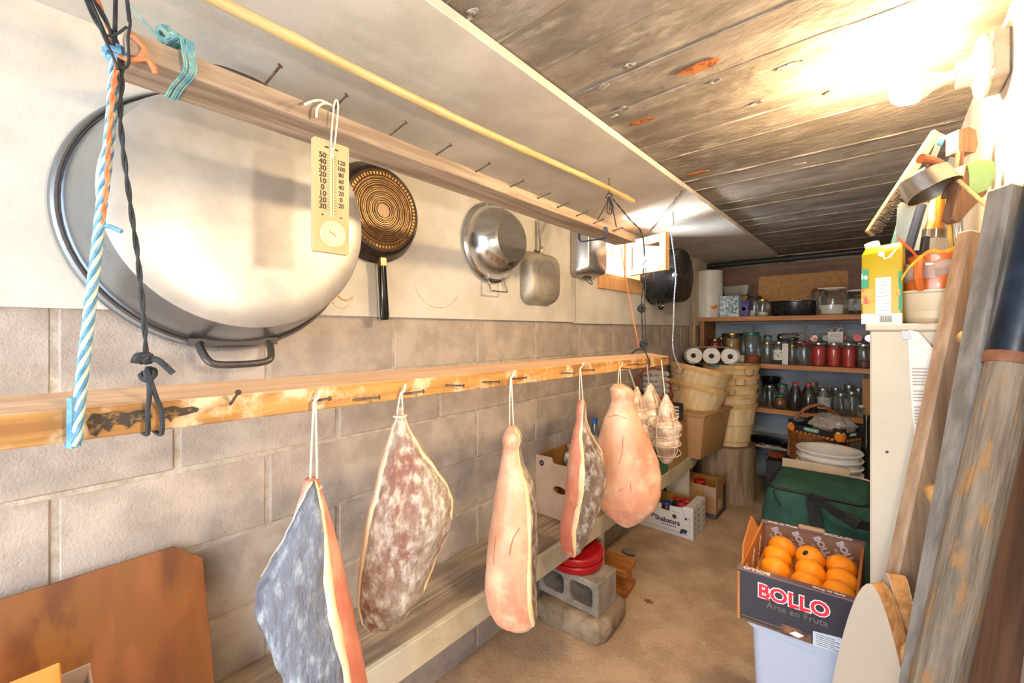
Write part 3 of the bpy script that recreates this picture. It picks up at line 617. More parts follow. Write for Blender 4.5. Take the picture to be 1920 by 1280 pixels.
def ham(label, tab, fwd, thick, cut, skin, cutm, string, seed, veins=(), lean=0, notch=.02):
    # tab rows: (py, px_left, px_right, cut_start_deg, cut_end_deg)
    y0, y1 = tab[0][0], tab[-1][0]; NL = 96
    xm = sum(r[1]+r[2] for r in tab)/(2*len(tab)); d = R(xm, HZ).normalized(); e1 = V(d.y, -d.x, 0); e2 = -d
    amax = max(r[2]-r[1] for r in tab)/2*fwd/FPX
    ns, nf, nc = 30, 4, 44
    rows = []
    for i in range(NL+1):
        u = i/NL; py = y0+(y1-y0)*u
        l, r, c0, c1 = lerp_tab(tab, py)
        f = fwd
        p = PF((l+r)/2, py, f); a = (r-l)/2*f/FPX*abs(e1.dot(V(CS, SN, 0)))
        sq = 1
        b_ = thick*min(1, (a/amax)**.75)
        cc = p + e2*(lean*(u-.2))
        rng = []
        h0, h1 = math.radians(c0), math.radians(c1); fw = math.radians(13+6*noise.noise(V(u*7, seed, 0)))
        for k in range(ns+1): rng.append(('s', h1+fw+(2*math.pi-(h1-h0)-2*fw)*k/ns, 0))
        for k in range(1, nf+1): rng.append(('f', h0-fw+fw*k/nf, k/nf))
        for k in range(1, nc+1): rng.append(('c', h0+(h1-h0)*k/nc, k/nc))
        for k in range(1, nf): rng.append(('f', h1+fw*k/nf, k/nf))
        ring = []
        for z_, an, t in rng:
            q = 1.0; wob = .02*noise.noise(V(math.cos(an)*2, math.sin(an)*2, u*6+seed))
            if z_ == 'f': q += .035*math.sin(math.pi*t)
            if z_ == 'c':
                q -= notch+.05*math.sin(math.pi*min(max(t, 0), 1))
                pt = V(t*3.2, u*7, seed); q += .09*noise.noise(V(t*4, u*4, seed)*1.3)+.05*noise.noise(V(t*9, u*12, seed))+.03*noise.noise(V(t*20, u*30, seed))
            q += wob
            ca, sa = math.cos(an), math.sin(an)
            ex = 2/2.3
            ring.append(cc + e1*a*q*math.copysign(abs(sa)**ex, sa) + e2*b_*q*math.copysign(abs(ca)**ex, ca))
        rows.append(ring)
    n = len(rows[0]); ctop = sum(rows[0], V(0, 0, 0))/n+V(0, 0, .004); cbot = sum(rows[-1], V(0, 0, 0))/n-V(0, 0, .012)
    zone = lambda k: 's' if k < ns else 'f' if k < ns+nf else 'c' if k < ns+nf+nc else 'f'
    root = thing('cured_ham', label, 'ham', rows[-1][0].lerp(cbot, 1), group=HAMG)
    for z_, nm, m in (('s', 'skin', skin), ('f', 'fat_rim', FAT), ('c', 'cut_face', cutm)):
        mb = MB(); vs = [p for r in rows for p in r]+[ctop, cbot]; fs = []
        for i in range(NL):
            for k in range(n):
                if zone(k) == z_: fs.append((i*n+k, i*n+(k+1) % n, (i+1)*n+(k+1) % n, (i+1)*n+k))
        if z_ == 's':
            for k in range(n): fs.append((k, (k+1) % n, len(vs)-2))
        if z_ == 'f':
            for k in range(n): fs.append((NL*n+k, NL*n+(k+1) % n, len(vs)-1))
        us = sorted({i for f in fs for i in f}); mp = {o: i for i, o in enumerate(us)}
        mb.add([vs[i] for i in us], [tuple(mp[i] for i in f) for f in fs])
        part(nm, mb, m, root, 1, smooth=70)
    # string
    if string:
        (nx, ny), (tx, ty) = string; pn = PX(nx, ny, -.70); pt = PF(tx, ty, fwd)
        mb = MB()
        for s_ in (-1, 1): mb.tube(smoothpath([pn+e1*.001*s_, pn.lerp(pt, .5)+e1*.0035*s_, pt+e1*.005*s_, pt+e1*.003*s_-V(0, 0, .014)], 5), .0017, 6)
        mb.tube(smoothpath([pt+V(.0, 0, -.008)+e1*.012*math.cos(t)+e2*.012*math.sin(t) for t in [i*.7 for i in range(10)]], 3), .0018, 6)
        mb.tube(smoothpath([pn, pn+e1*.004+V(.004, 0, .008), pn+e1*.006+V(.004, 0, .018)]), .0024, 6)
        part('string', mb, STRING, root, 1)
    for P in veins:
        q = []
        for px, py in P:      # press the crease onto the skin: project along the view ray to the front surface
            l, r, *_ = lerp_tab(tab, py); u = (py-y0)/(y1-y0); xn = max(-.95, min(.95, (px-(l+r)/2)/((r-l)/2))); a = (r-l)/2*fwd/FPX
            dep = thick*min(1, (a/amax)**.75)*(1-abs(xn)**2.3)**(1/2.3)+lean*(u-.2)
            q.append(PF(px, py, fwd-dep*1.0))
        part('crease', MB().tube(smoothpath(q, 4), .0009, 5), VEIN, root, 1)
    return root
ham('nearest ham, grey-mouldy cut face to the left and orange skin right', [(898, 571, 596, 15, 30), (915, 566, 602, -25, 35), (960, 552, 616, -70, 35), (1000, 535, 628, -95, 32), (1050, 503, 640, -105, 30), (1080, 484, 646, -110, 30), (1120, 482, 655, -110, 30), (1180, 500, 668, -110, 28), (1240, 528, 682, -108, 26), (1300, 560, 692, -105, 25), (1350, 595, 690, -100, 22), (1378, 625, 675, -80, 20)],
    .706, .062, None, SKIN, CUTB, ((590, 752), (588, 905)), 1.3)
ham('second ham from the left, brown and white mouldy cut face towards the room', [(765, 746, 753, -40, 40), (785, 741, 762, -45, 45), (800, 734, 768, -50, 55), (840, 722, 790, -52, 62), (880, 710, 818, -56, 68), (915, 702, 842, -58, 70), (940, 694, 850, -60, 72), (975, 686, 848, -60, 74), (1020, 679, 832, -60, 76), (1060, 674, 815, -62, 78), (1110, 671, 797, -62, 80), (1150, 678, 768, -60, 80), (1172, 692, 738, -50, 70)],
    .836, .062, None, SKINP, CUTR, ((752, 738), (750, 772)), 5.1)
ham('third ham from the left, long and pale with smooth skin in front', [(799, 951, 968, 60, 80), (810, 946, 976, 60, 85), (822, 941, 979, 58, 90), (838, 944, 975, 52, 95), (870, 938, 982, 48, 100), (910, 930, 1000, 45, 105), (950, 924, 1006, 44, 108), (1000, 917, 1008, 42, 110), (1050, 912, 1008, 44, 110), (1100, 909, 1008, 46, 110), (1130, 914, 1009, 50, 108), (1150, 924, 1009, 55, 105), (1163, 945, 1000, 60, 100)],
    1.09, .07, None, SKINP, CUTW, ((958, 708), (959, 804)), 9.7, veins=[[(975, 990), (962, 1010), (955, 1040)], [(930, 1005), (927, 1030), (925, 1060)]])
ham('fourth ham, narrow, red skin on the left half and white cut face right', [(748, 1087, 1095, 30, 60), (758, 1082, 1098, 30, 70), (770, 1080, 1099, 20, 80), (785, 1081, 1100, 10, 85), (810, 1074, 1108, 0, 95), (850, 1067, 1130, -4, 100), (880, 1064, 1137, -5, 102), (910, 1061, 1136, -5, 102), (950, 1056, 1124, -4, 100), (985, 1050, 1110, 0, 98), (1010, 1049, 1103, 8, 95), (1028, 1053, 1092, 20, 90), (1036, 1062, 1083, 30, 80)],
    1.343, .068, None, SKIN, CUTW, ((1088, 690), (1090, 755)), 14.2, veins=[[(1068, 940), (1075, 952), (1084, 945)], [(1076, 950), (1074, 962)]])
ham('fifth ham, broad and round with plump pink skin facing out', [(720, 1150, 1170, 150, 210), (728, 1143, 1184, 150, 210), (738, 1144, 1192, 150, 210), (750, 1147, 1188, 150, 210), (765, 1142, 1191, 150, 210), (790, 1130, 1203, 150, 210), (830, 1120, 1222, 150, 210), (860, 1116, 1234, 150, 210), (890, 1114, 1239, 150, 210), (920, 1113, 1238, 150, 210), (945, 1117, 1230, 150, 210), (965, 1134, 1212, 150, 210), (978, 1152, 1196, 150, 210), (985, 1164, 1184, 150, 210)],
    1.50, .062, None, SKINP, CUTW, ((1162, 688), (1161, 728)), 20.6, veins=[[(1140, 782), (1155, 778), (1172, 784), (1190, 790)], [(1168, 820), (1166, 850), (1160, 870)], [(1182, 905), (1184, 925), (1192, 945)], [(1184, 932), (1196, 928)], [(1195, 800), (1212, 820), (1222, 840)], [(1158, 922), (1168, 916)]])
# stuffed casings tied with twine
CASE = mat('cured_meat_casing', '#c9a890', '#a47a66', 10, .3, bump=.5, bs=30, c3='#e2d6c6', s3=22, lo3=.40, hi3=.62, coat=.4)
def casing(label, nx, ny, ty, by, cx, wpx, fwd, seed):
    top = PF(cx, ty, fwd); bot = PF(cx+2, by, fwd); L = (top-bot).length; r = wpx*.58*fwd/FPX
    root = thing('tied_sausage', label, 'sausage', bot, group='twine-tied stuffed casings on the lower beam')
    rows = []
    for i in range(41):
        u = i/40; q = r*(math.sin(math.pi*min(1, u*1.06+.02))**.55 if u < .5 else min(1, .12+1.9*(1-u))**.8)
        lump = 1+.10*math.sin(u*22+seed)
        rows.append([(q*lump*(1+.13*noise.noise(V(math.cos(a)*2+seed, math.sin(a)*2, u*8)))*math.cos(a), q*lump*(1+.13*noise.noise(V(math.cos(a)*2+seed, math.sin(a)*2, u*8)))*math.sin(a), u*L) for a in [2*math.pi*k/24 for k in range(24)]])
    part('casing', MB().loft(rows), CASE, root, smooth=80)
    tw = MB()
    for u in (.16, .3, .44, .58, .7):
        rr_ = r*1.07*(1 if u < .6 else .85); tw.tube([(rr_*math.cos(k*.3), rr_*math.sin(k*.3), u*L+.006*math.sin(k*.3)) for k in range(21)], .0016, 5, closed=True)
    for a in (-.6, .9, 2.6, 4.4): tw.tube(smoothpath([(r*1.08*math.cos(a)*q, r*1.08*math.sin(a)*q, u*L) for u, q in ((1, .12), (.8, .62), (.6, .95), (.4, 1.02), (.15, .85), (0, .2))]), .0016, 5)
    tw.ball((0, 0, L), .008, 8, 6)
    part('twine', tw, STRING, root)
    pn = PX(nx, ny, -.70)
    part('string', MB().tube([pn, top+V(.0, 0, -.004)], .0024, 6), STRING, root, 1)
casing('twine-tied sausage half hidden behind the broad fifth ham', 1178, 688, 728, 850, 1192, 34, 1.66, 1)
casing('twine-tied lumpy sausage in the middle of the three', 1213, 682, 722, 838, 1217, 46, 1.80, 4)
casing('twine-tied pale sausage at the far end of the lower beam', 1240, 674, 742, 868, 1247, 42, 1.74, 8)
# ================================================================== BENCH
BZ, BXF = .445, -1.008
bn = thing('bench', 'long low plank bench with worn cream front edge along the block wall', 'bench', (-1.14, 1.3, 0))
part('plank', MB().box((XL+.01, -.62, BZ-.034), (-1.13, 3.52, BZ)), W_BENCH, bn, 1, bevel=.003)
part('plank', MB().box((-1.127, -.62, BZ-.034), (BXF-.02, 3.50, BZ-.001)), W_BENCH, bn, 1, bevel=.003)
part('fascia', MB().box((BXF-.019, -.62, BZ-.086), (BXF, 1.93, BZ+.001)), W_FASC, bn, 1, bevel=.002)
part('fascia', MB().hexa([(BXF-.019, 1.935, BZ-.086), (BXF, 1.935, BZ-.086), (BXF, 3.16, BZ-.086), (BXF-.019, 3.16, BZ-.086), (BXF-.019, 1.935, BZ), (BXF, 1.935, BZ), (BXF+.002, 3.34, BZ), (BXF-.017, 3.34, BZ)]), W_FASC, bn, 1, bevel=.002)
for y in (-.45, 1.84): part('leg', MB().box((-1.045, y, 0), (BXF-.021, y+.035, BZ-.034)), W_FASC, bn, 1, bevel=.002)
part('leg', MB().box((-1.19, 3.10, .0), (BXF-.021, 3.122, BZ-.034)), W_FASC, bn, 1)
for y in (-.45, 1.84, 3.1): part('leg', MB().box((XL+.015, y, 0), (XL+.05, y+.035, BZ-.034)), W_FASC, bn, 1, bevel=.002)
# ------------------------------------------------------------------ plywood sheet
Mp = axes((-1.15, -.45, BZ+.001), (0, 1, 0), (-.105, 0, .385)); hh = .398
solo('plywood_sheet', MB().prism([(0, 0), (.735, 0), (.728, hh-.045), (.675, hh), (.66, hh), (0, hh)], .011, Mp @ Matrix.Translation((0, 0, -.011))), PLY, 'brown stained plywood sheet with clipped corner leaning on the bench', 'plywood', bevel=.001)
OB = thing('orange_carton', 'small orange and white carton in the bottom left corner', 'carton', (-1.0, -.09, BZ))
part('body', MB().box((-1.045, -.2, BZ), (-.975, .034, BZ+.335)), mat('orange_card', '#e8892c', '#f0a04c', 8, .5), OB, 1, bevel=.002)
part('white_panel', MB().box((-1.0, -.2, BZ+.02), (-.9742, .006, BZ+.31)), WHITEC, OB, 1)
GB = thing('open_carton', 'open brown carton lined with plastic beside the plywood', 'carton', (-1.08, .07, BZ))
b = MB()
x0, x1, y0, y1, z0, z1 = -1.11, -1.052, .0, .075, BZ, BZ+.275
for a_, c_ in (((x0, y0, z0), (x0+.003, y1, z1)), ((x1-.003, y0, z0), (x1, y1, z1-.01)), ((x0, y0, z0), (x1, y0+.003, z1)), ((x0, y1-.003, z0), (x1, y1, z1-.012)), ((x0, y0, z0), (x1, y1, z0+.003))): b.box(a_, c_)
part('body', b, CARDP, GB, 1)
part('plastic_liner', MB().box((x0+.006, y0+.006, z0+.01), (x1-.006, y1-.006, z1-.03)), mat('grey_liner', '#b9b2ad', '#8d8580', 20, .3), GB, 1)
# ================================================================== BOXES ON THE BENCH
def openbox(name, label, x0, x1, y0, y1, z0, h, m, mi, t=.005, front=None, cat='box', flaps=None, group=None, hs=None):
    root = thing(name, label, cat, ((x0+x1)/2, (y0+y1)/2, z0), group=group); w, d = x1-x0, y1-y0
    part('bottom', MB().box((x0, y0, z0), (x1, y1, z0+t)), m, root, 1)
    Mf = axes((x0, y0+t, z0+t), (1, 0, 0), (0, 0, 1))     # local z = -Y
    fr = front or [[(0, 0), (w, 0), (w, h-t), (0, h-t)]]
    part('front_panel', MB().prism(fr, t, Mf), m, root, 1)
    part('back_panel', MB().box((x0, y1-t, z0+t), (x1, y1, z0+(hs or h))), mi, root, 1)
    for xx in (x0, x1-t): part('side_panel', MB().box((xx, y0+t, z0+t), (xx+t, y1-t, z0+(hs or h))), m, root, 1)
    part('lining', MB().box((x0+t, y0+t, z0+t), (x0+t+.001, y1-t, z0+h-.002)).box((x0+t, y0+t+.0, z0+t), (x1-t, y0+t+.001, z0+t+.02)).box((x1-t-.001, y0+t, z0+t), (x1-t, y1-t, z0+h-.002)), mi, root, 1)
    return root
w_ = .262; h_ = .285
o = openbox('cardboard_box', 'open cardboard box with round mark and hand hole behind the hams', -1.277, -1.012, 1.64, 2.16, BZ+.001, h_, CARDP, CARDI,
  front=[[(0, 0), (w_, 0), (w_, h_-.005), (.19, h_-.005), (.18, h_-.03), (.105, h_-.03), (.095, h_-.005), (0, h_-.005)], ell(.036, .018, 20, .14, .135)])
part('round_mark', MB().lathe([(.0135, 0), (.0135, .001)], 20, axes((-1.24, 1.6395, BZ+h_-.035), (1, 0, 0), (0, 0, 1))), INKB, o, 1)
part('mark_figure', MB().prism(ell(.006, .003), .0008, axes((-1.24, 1.638, BZ+h_-.035), (1, 0, 0), (0, 0, 1))), CARDP, o, 1)
bt = thing('water_bottle', 'clear bottle with blue cap standing in the open cardboard box', 'bottle', (-1.19, 2.06, BZ+.007))
part('body', MB().lathe([(0, 0), (.03, 0), (.032, .02), (.032, .3), (.014, .36), (.013, .38)], 16, caps=False), CLEARP, bt)
part('cap', MB().lathe([(.015, .375), (.015, .4), (0, .4)], 16, caps=True), mat('blue_cap', '#2b67b8', rough=.4), bt)
def crumple(name, label, c, r, m, seed, cat='bag', sq=(1, 1, 1), amp=.45, n=26, fr=3.0):
    mb = MB(); rings = []
    for i in range(n//2+1):
        a = -math.pi/2+math.pi*i/(n//2); ring = []
        for j in range(n):
            b_ = 2*math.pi*j/n; d = V(math.cos(a)*math.cos(b_), math.cos(a)*math.sin(b_), math.sin(a))
            q = 1+amp*noise.noise(d*fr+V(seed, 0, 0))+amp*.5*noise.noise(d*fr*2.7+V(0, seed, 0)); p = d*r*q
            ring.append((c[0]+p.x*sq[0], c[1]+p.y*sq[1], max(c[2]+p.z*sq[2], c[2]-r*sq[2]*.8)))
        rings.append(ring)
    return solo(name, mb.loft(rings), m, label, cat, smooth=25)
crumple('plastic_bag', 'crumpled clear plastic bag poking out of the cardboard box', (-1.15, 1.9, BZ+.22), .1, FILM, 3, sq=(.9, 1.2, 1.2))
GREENC = mat('green_card', '#3f7d55', '#356b48', 5, .7)
o = openbox('cardboard_box', 'kraft and green cardboard box under the red-brown wicker basket', -1.262, -1.012, 2.36, 3.0, BZ+.001, .275, CARD, CARDI)
part('lid', MB().box((-1.262, 2.36, BZ+.272), (-1.012, 3.0, BZ+.277)), CARD, o, 1)
part('green_print', MB().box((-1.0125, 2.36, BZ+.002), (-1.0105, 2.66, BZ+.276)).box((-1.20, 2.3585, BZ+.002), (-1.0105, 2.3605, BZ+.276)), GREENC, o, 1)
bkl = thing('black_packet', 'black printed packet standing beside the tan bin', 'packet', (-1.05, 2.93, BZ+.279))
part('body', MB().box((-1.09, 2.90, BZ+.279), (-1.01, 2.94, BZ+.40)), BLACKM, bkl, 1, bevel=.008)
pr = MB()
for i in range(4): pr.box((-1.075, 2.8985, BZ+.30+i*.022), (-1.028, 2.9005, BZ+.312+i*.022))
part('print', pr, INKW, bkl, 1)
# wicker basket
def wicker(name, label, c, r0, r1, h, hh_, rot, m, cat='basket', sx=1, lean=0):
    root = thing(name, label, cat, c, rot)
    nst = 22; mb = MB(); nr = max(7, int(h/.014))
    for k in range(nr):
        u = k/(nr-1); r = r0+(r1-r0)*u
        mb.tube([((r+.004*(1 if (i+k) % 2 else -1))*math.cos(2*math.pi*i/(nst*2))*sx, (r+.004*(1 if (i+k) % 2 else -1))*math.sin(2*math.pi*i/(nst*2)), .006+u*h) for i in range(nst*2)], h/nr*.52, 6, closed=True)
    part('woven_side', mb, m, root)
    mb = MB()
    for i in range(nst): a = 2*math.pi*i/nst; mb.tube([(r0*math.cos(a)*sx, r0*math.sin(a), 0), (r1*math.cos(a)*sx, r1*math.sin(a), h+.006)], .0035, 5)
    part('stakes', mb, m, root)
    part('base', MB().lathe([(0, 0), (r0, 0), (r0, .006), (0, .006)], 24, Matrix.Diagonal((sx, 1, 1, 1)), caps=False), m, root)
    mb = MB()
    for s_ in range(2): mb.tube([((r1+.006)*math.cos(t)*sx, (r1+.006)*math.sin(t), h+.008+.006*math.sin(t*14+s_*math.pi)) for t in [2*math.pi*i/64 for i in range(64)]], .006, 6, closed=True)
    part('rim_braid', mb, m, root)
    mb = MB(); P = [V(r1*math.cos(math.pi*i/30)*sx*1.0, 0, h*.7+(hh_+h*.3)*math.sin(math.pi*i/30)**.8) for i in range(31)]
    P = smoothpath(P, 2)
    for s_ in range(3):
        mb.tube([p+V(.0, 1, 0)*.0065*math.cos(i*.45+s_*2.1)+(p-V(0, 0, h*.7)).normalized()*.0065*math.sin(i*.45+s_*2.1) for i, p in enumerate(P)], .0068, 6)
    part('handle', mb, m, root)
    return root
wicker('wicker_basket', 'red-brown wicker basket with arched handle full of egg trays on the bench', (-1.135, 2.72, BZ+.2785), .095, .118, .185, .19, math.radians(35), WICK)
EGG = mat('grey_egg_tray', '#a39c95', '#857e78', 12, .9)
b = MB()
for i in range(4):
    for j in range(3):
        for k in range(2): b.lathe([(.018, 0), (.02, .006), (.012, .03), (0, .032)], 10, axes((-1.18+.03*j+.05*k, 2.70+.02*k, BZ+.50+.037*i), (.6, .8, 0), (0, 0, 1)) @ Matrix.Translation((j*.01, 0, 0)))
b.box((-1.19, 2.705, BZ+.46), (-1.07, 2.735, BZ+.63))
solo('egg_trays', b, EGG, 'grey moulded egg trays in the handled wicker basket', 'egg tray')
crumple('plastic_bag', 'pale plastic bag with green print spilling from the egg basket', (-1.10, 2.80, BZ+.50), .06, FILM, 8, sq=(.9, .7, 1.3))
# tan bin (tapered), standing on the bench end
p0 = [(-1.235, 3.06), (-.935, 3.045), (-.905, 3.49), (-1.235, 3.49)]; p1 = [(-1.255, 3.03), (-.90, 3.015), (-.855, 3.52), (-1.255, 3.52)]
cen = V(-1.08, 3.27, 0)
def rq(P, z, sc=1): return [(cen.x+(x-cen.x)*sc, cen.y+(y-cen.y)*sc, z) for x, y in P]
tb = thing('storage_bin', 'tan plastic bin on the bench end holding the tilted bushel baskets', 'bin', (-1.08, 3.27, BZ+.001))
part('shell', MB().loft([rq(p0, BZ+.001), rq(p1, BZ+.315), rq(p1, BZ+.315, .965), rq(p0, BZ+.01, .965)]), TANP, tb, 1, bevel=.006, seg=2)
part('rim', MB().loft([rq(p1, BZ+.30, 1.0), rq(p1, BZ+.30, 1.045), rq(p1, BZ+.318, 1.045), rq(p1, BZ+.318, 1.0)]), TANP, tb, 1, bevel=.002)
# bushel baskets: each slat its own piece
SL = {}
def bushel(label, M, r0, r1, h, ns=20, group=None, handle=True):
    root = thing('bushel_basket', label, 'basket', M=M, group=group)
    k = (r0, r1, h, ns)
    if k not in SL:
        b = MB(); hw = math.pi/ns*1.04; rows = []
        for i in range(6):
            u = i/5; r = r0+(r1-r0)*u; r *= 1+.015*math.sin(math.pi*u)
            rows.append([((r+.0)*math.cos(a), (r+.0)*math.sin(a), u*h) for a in (-hw, 0, hw)]+[((r-.003)*math.cos(a), (r-.003)*math.sin(a), u*h) for a in (hw, 0, -hw)])
        SL[k] = b.loft(rows).mesh('slat', smooth=50); SL[k].materials.append(BASK)
    for i in range(ns): part('slat', SL[k], None, root, M=Matrix.Rotation(2*math.pi*i/ns, 4, 'Z') @ Matrix.Scale(1+.004*(i % 2), 4))
    for u, w in ((.96, .036), (.5, .012), (.1, .012)):
        r = r0+(r1-r0)*u; r *= 1+.015*math.sin(math.pi*u)
        part('hoop', MB().lathe([(r+.002, u*h-w/2), (r+.007, u*h-w/2), (r+.007+w*.12, u*h+w/2), (r+.002, u*h+w/2)], 40, caps=False), BASKH, root)
    part('bottom', MB().lathe([(0, .004), (r0, .004), (r0, .010), (0, .010)], 30, caps=False), BASK, root)
    if handle:
        for s_ in (0, 1): part('wire_handle', MB().tube(smoothpath([((r1+.012), -.035, h*.93), (r1+.02, -.03, h*.8), (r1+.02, .03, h*.8), (r1+.012, .035, h*.93)]), .0018, 6, Matrix.Rotation(-1.9+math.pi*s_, 4, 'Z')), NAIL, root)
    return root
T0 = V(-1.11, 3.27, BZ+.115)
tilt = Matrix.Rotation(YAW, 4, 'Z') @ Matrix.Rotation(math.radians(13), 4, 'Y') @ Matrix.Rotation(-YAW, 4, 'Z')
bg_ = 'nested wooden bushel baskets'
for i, lb_ in enumerate(('lower tilted bushel basket sitting in the tan bin', 'upper tilted bushel basket with wide rim above the tan bin')):
    bushel(lb_, Matrix.Translation(T0+tilt @ V(0, 0, .125*i+.02)) @ tilt, .122, .218, .36, group=bg_)
# ------------------------------------------------------------------ stump and basket stack
SC = V(-.965, 3.75, 0)
sp = thing('tree_stump', 'sawn tree stump standing on the floor before the shelves', 'stump', SC)
rows = [[((.225+.012*noise.noise(V(math.cos(a)*2.5, math.sin(a)*2.5, z))+(.012 if z < .03 else 0))*math.cos(a), (.225+.012*noise.noise(V(math.cos(a)*2.5, math.sin(a)*2.5, z)))*math.sin(a), z) for a in [2*math.pi*k/48 for k in range(48)]] for z in (0, .03, .12, .22, .32, .40, .42)]
part('trunk', MB().loft(rows), BARK, sp)
part('sawn_top', MB().loft([[V(*p)+V(0, 0, .0) for p in rows[-1]], [V(p[0]*.985, p[1]*.985, .428) for p in rows[-1]]]), STUMPT, sp)
for i in range(5):
    lab = ('bottom bushel basket of the stack standing on the stump', 'second bushel basket up in the stack on the stump', 'middle bushel basket in the stack on the stump', 'fourth bushel basket up in the stack on the stump', 'top bushel basket of the stack under the paper towels')[i]
    bushel(lab, Matrix.Translation(SC+V(.03+.004*i, .0, 0.429+.075*i)) @ Matrix.Rotation(.3*i, 4, 'Z'), .15, .205, .335, group=bg_)
# paper towels on top
zt = 0.429+.075*4+.335*.98+.012
tv = R(1335, 663); ax_ = V(tv.x, tv.y, 0).normalized(); sx_ = V(ax_.y, -ax_.x, 0); c0 = SC+V(.02, -.06, 0)
pk = thing('paper_towel_pack', 'plastic-wrapped pack of three paper towel rolls on the baskets', 'paper towels', (c0.x, c0.y, zt))
for i in (-1, 0, 1):
    Mr = axes(c0+sx_*(i*.132-.095)-ax_*.11+V(0, 0, zt+.066), sx_, (0, 0, 1))
    part('roll', MB().lathe([(.02, -.0), (.058, .0), (.0655, -.006), (.0655, -.23), (.02, -.23)], 28, Mr, caps=False), mat('tissue', '#eceae6', '#dedbd6', 20, .9, bump=.2), pk, 1)
    part('core', MB().lathe([(.0205, -.0005), (.0165, -.0005), (.0165, -.08), (0, -.08)], 20, Mr, caps=False), mat('grey_core', '#6d6865', rough=.9), pk, 1)
w = MB(); o2 = []
for t in range(40):
    a = 2*math.pi*t/40; o2.append((.202*math.copysign(abs(math.cos(a))**.45, math.cos(a)), .0695*math.copysign(abs(math.sin(a))**.7, math.sin(a))))
part('wrapper', MB().loft([[(x*s_, y*s_, z) for x, y in o2] for s_, z in ((.9, .012), (1, -.0), (1.01, -.12), (1, -.24))], True, False, axes(c0-sx_*.095-ax_*.105+V(0, 0, zt+.070), sx_, (0, 0, 1))), FILM, pk, 1)
solo('teal_packet', MB().box((-.09, -.05, 0), (.09, .05, .011), Matrix.Translation(SC+V(.02, -.15, zt-.0125)) @ Matrix.Rotation(YAW, 4, 'Z')), mat('teal_plastic', '#3c93a6', '#2c7f93', 30, .35), 'flat teal packet under the paper towel rolls', 'packet', bevel=.003)
# ================================================================== UNDER / BESIDE THE BENCH
# white grape crate
GX0, GX1, GY0, GY1, GH = -1.275, -.895, 2.775, 3.03, .205
gw = GX1-GX0
gc = thing('fruit_crate', 'white printed cardboard fruit crate holding jars, under the bench end', 'crate', ((GX0+GX1)/2, 2.9, 0))
GWH = mat('white_crate_card', '#dcd8d8', '#cfcac8', 5, .7)
part('bottom', MB().box((GX0, GY0, .001), (GX1, GY1, .008)), GWH, gc, 1)
f = [(0, 0), (gw, 0), (gw, GH)] + [(gw-.055*math.cos(a)-.004, GH-.03-.0+.03*(1-math.sin(a))-.0) for a in ()] + [(gw-.05, GH), (gw-.075, GH-.014), (gw-.15, GH-.02), (gw-.15, GH-.055), (gw-.205, GH-.055), (gw-.205, GH-.02), (0, GH-.02)]
gfp = part('front_panel', MB().prism(f, .005, axes((GX0, GY0+.005, .001), (1, 0, 0), (0, 0, 1))), GWH, gc, 1)
part('back_panel', MB().box((GX0, GY1-.005, .008), (GX1, GY1, GH-.03)), CARDI, gc, 1)
gd = GY1-GY0
part('side_panel', MB().prism([[(0.005, 0), (.095, 0), (.105, .018), (.16, .018), (.17, 0), (gd-.005, 0), (gd-.005, GH), (.13, GH), (.12, GH-.03), (.1, GH-.03), (.09, GH), (.005, GH)], rrect(.05, .026, .006, 3, .13, .118)], .006, axes((GX1-.006, GY0, .001), (0, 1, 0), (0, 0, 1))), GWH, gc, 1)
part('side_panel', MB().box((GX0, GY0, .001), (GX0+.006, GY1, GH)), GWH, gc, 1)
part('top_flap', MB().box((GX1-.05, GY0+.006, GH-.004), (GX1-.006, GY1-.006, GH)), GWH, gc, 1)
part('lining', MB().box((GX0+.007, GY1-.0065, .008), (GX1-.007, GY1-.0055, GH-.03)), CARDI, gc, 1)
gr = MB()
for i in range(5):
    for j in (0, 1, 2):
        y_ = (.03, .092, .205)[j]
        gr.box((GX1-.0005, GY0+y_, .012+i*.036), (GX1+.0006, GY0+y_+.03, .032+i*.036))
part('grey_print', gr, mat('pale_grey_print', '#a5a3a2', rough=.8), gc, 1, kind='stuff')
Mf = axes((GX0, GY0-.0004, .001), (1, 0, 0), (0, 0, 1))
def fl(x, y): return Mf @ Matrix.Translation((x, y, 0))
text(gfp, 'Shabatura', .044, mat('purple_ink', '#3b2a55', rough=.8), fl(.215, .083), bold=.0012, sx=.95, w=1)
sp_ = MB()
for i in range(8): sp_.box((.175+.013*i, .052, 0), (.182+.013*i, .059, .0006), Mf)
part('small_print', sp_, INKG, gfp, 1)
SEAL = mat('seal_brown', '#5a2f22', rough=.8)
part('seal', MB().prism(ell(.014, .014), .0008, fl(.262, .122)), SEAL, gfp, 1)
part('printed_knob', MB().prism(ell(.016, .016), .0008, fl(.088, .125)), INKB, gfp, 1)
lv = MB()
for i in range(5): lv.prism(ell(.014, .004), .0008, fl(.095+.008*i, .105-.009*(i % 3)) @ Matrix.Rotation(-.8+.2*i, 4, 'Z'))
part('printed_leaves', lv, mat('leaf_grey', '#6b6a58', rough=.8), gfp, 1)
gp_ = MB()
for i in range(9): gp_.prism(ell(.0085, .0085, 12), .0008+.0001*i, fl(.312+.008*(i % 4)-.004*(i//4), .048-.009*(i//4)))
gp_.prism([(0, 0), (.012, .006), (.02, -.006), (.006, -.012)], .0008, fl(.326, .128))
part('printed_grapes', gp_, mat('grape_ink', '#2a3050', rough=.8), gfp, 1)
ln = MB().box((.02, .0285, 0), (.35, .0295, .0006), Mf).box((.02, .0225, 0), (.35, .0235, .0006), Mf).box((.358, .04, 0), (.3595, .14, .0006), Mf).box((.02, .152, 0), (.29, .1535, .0006), Mf)
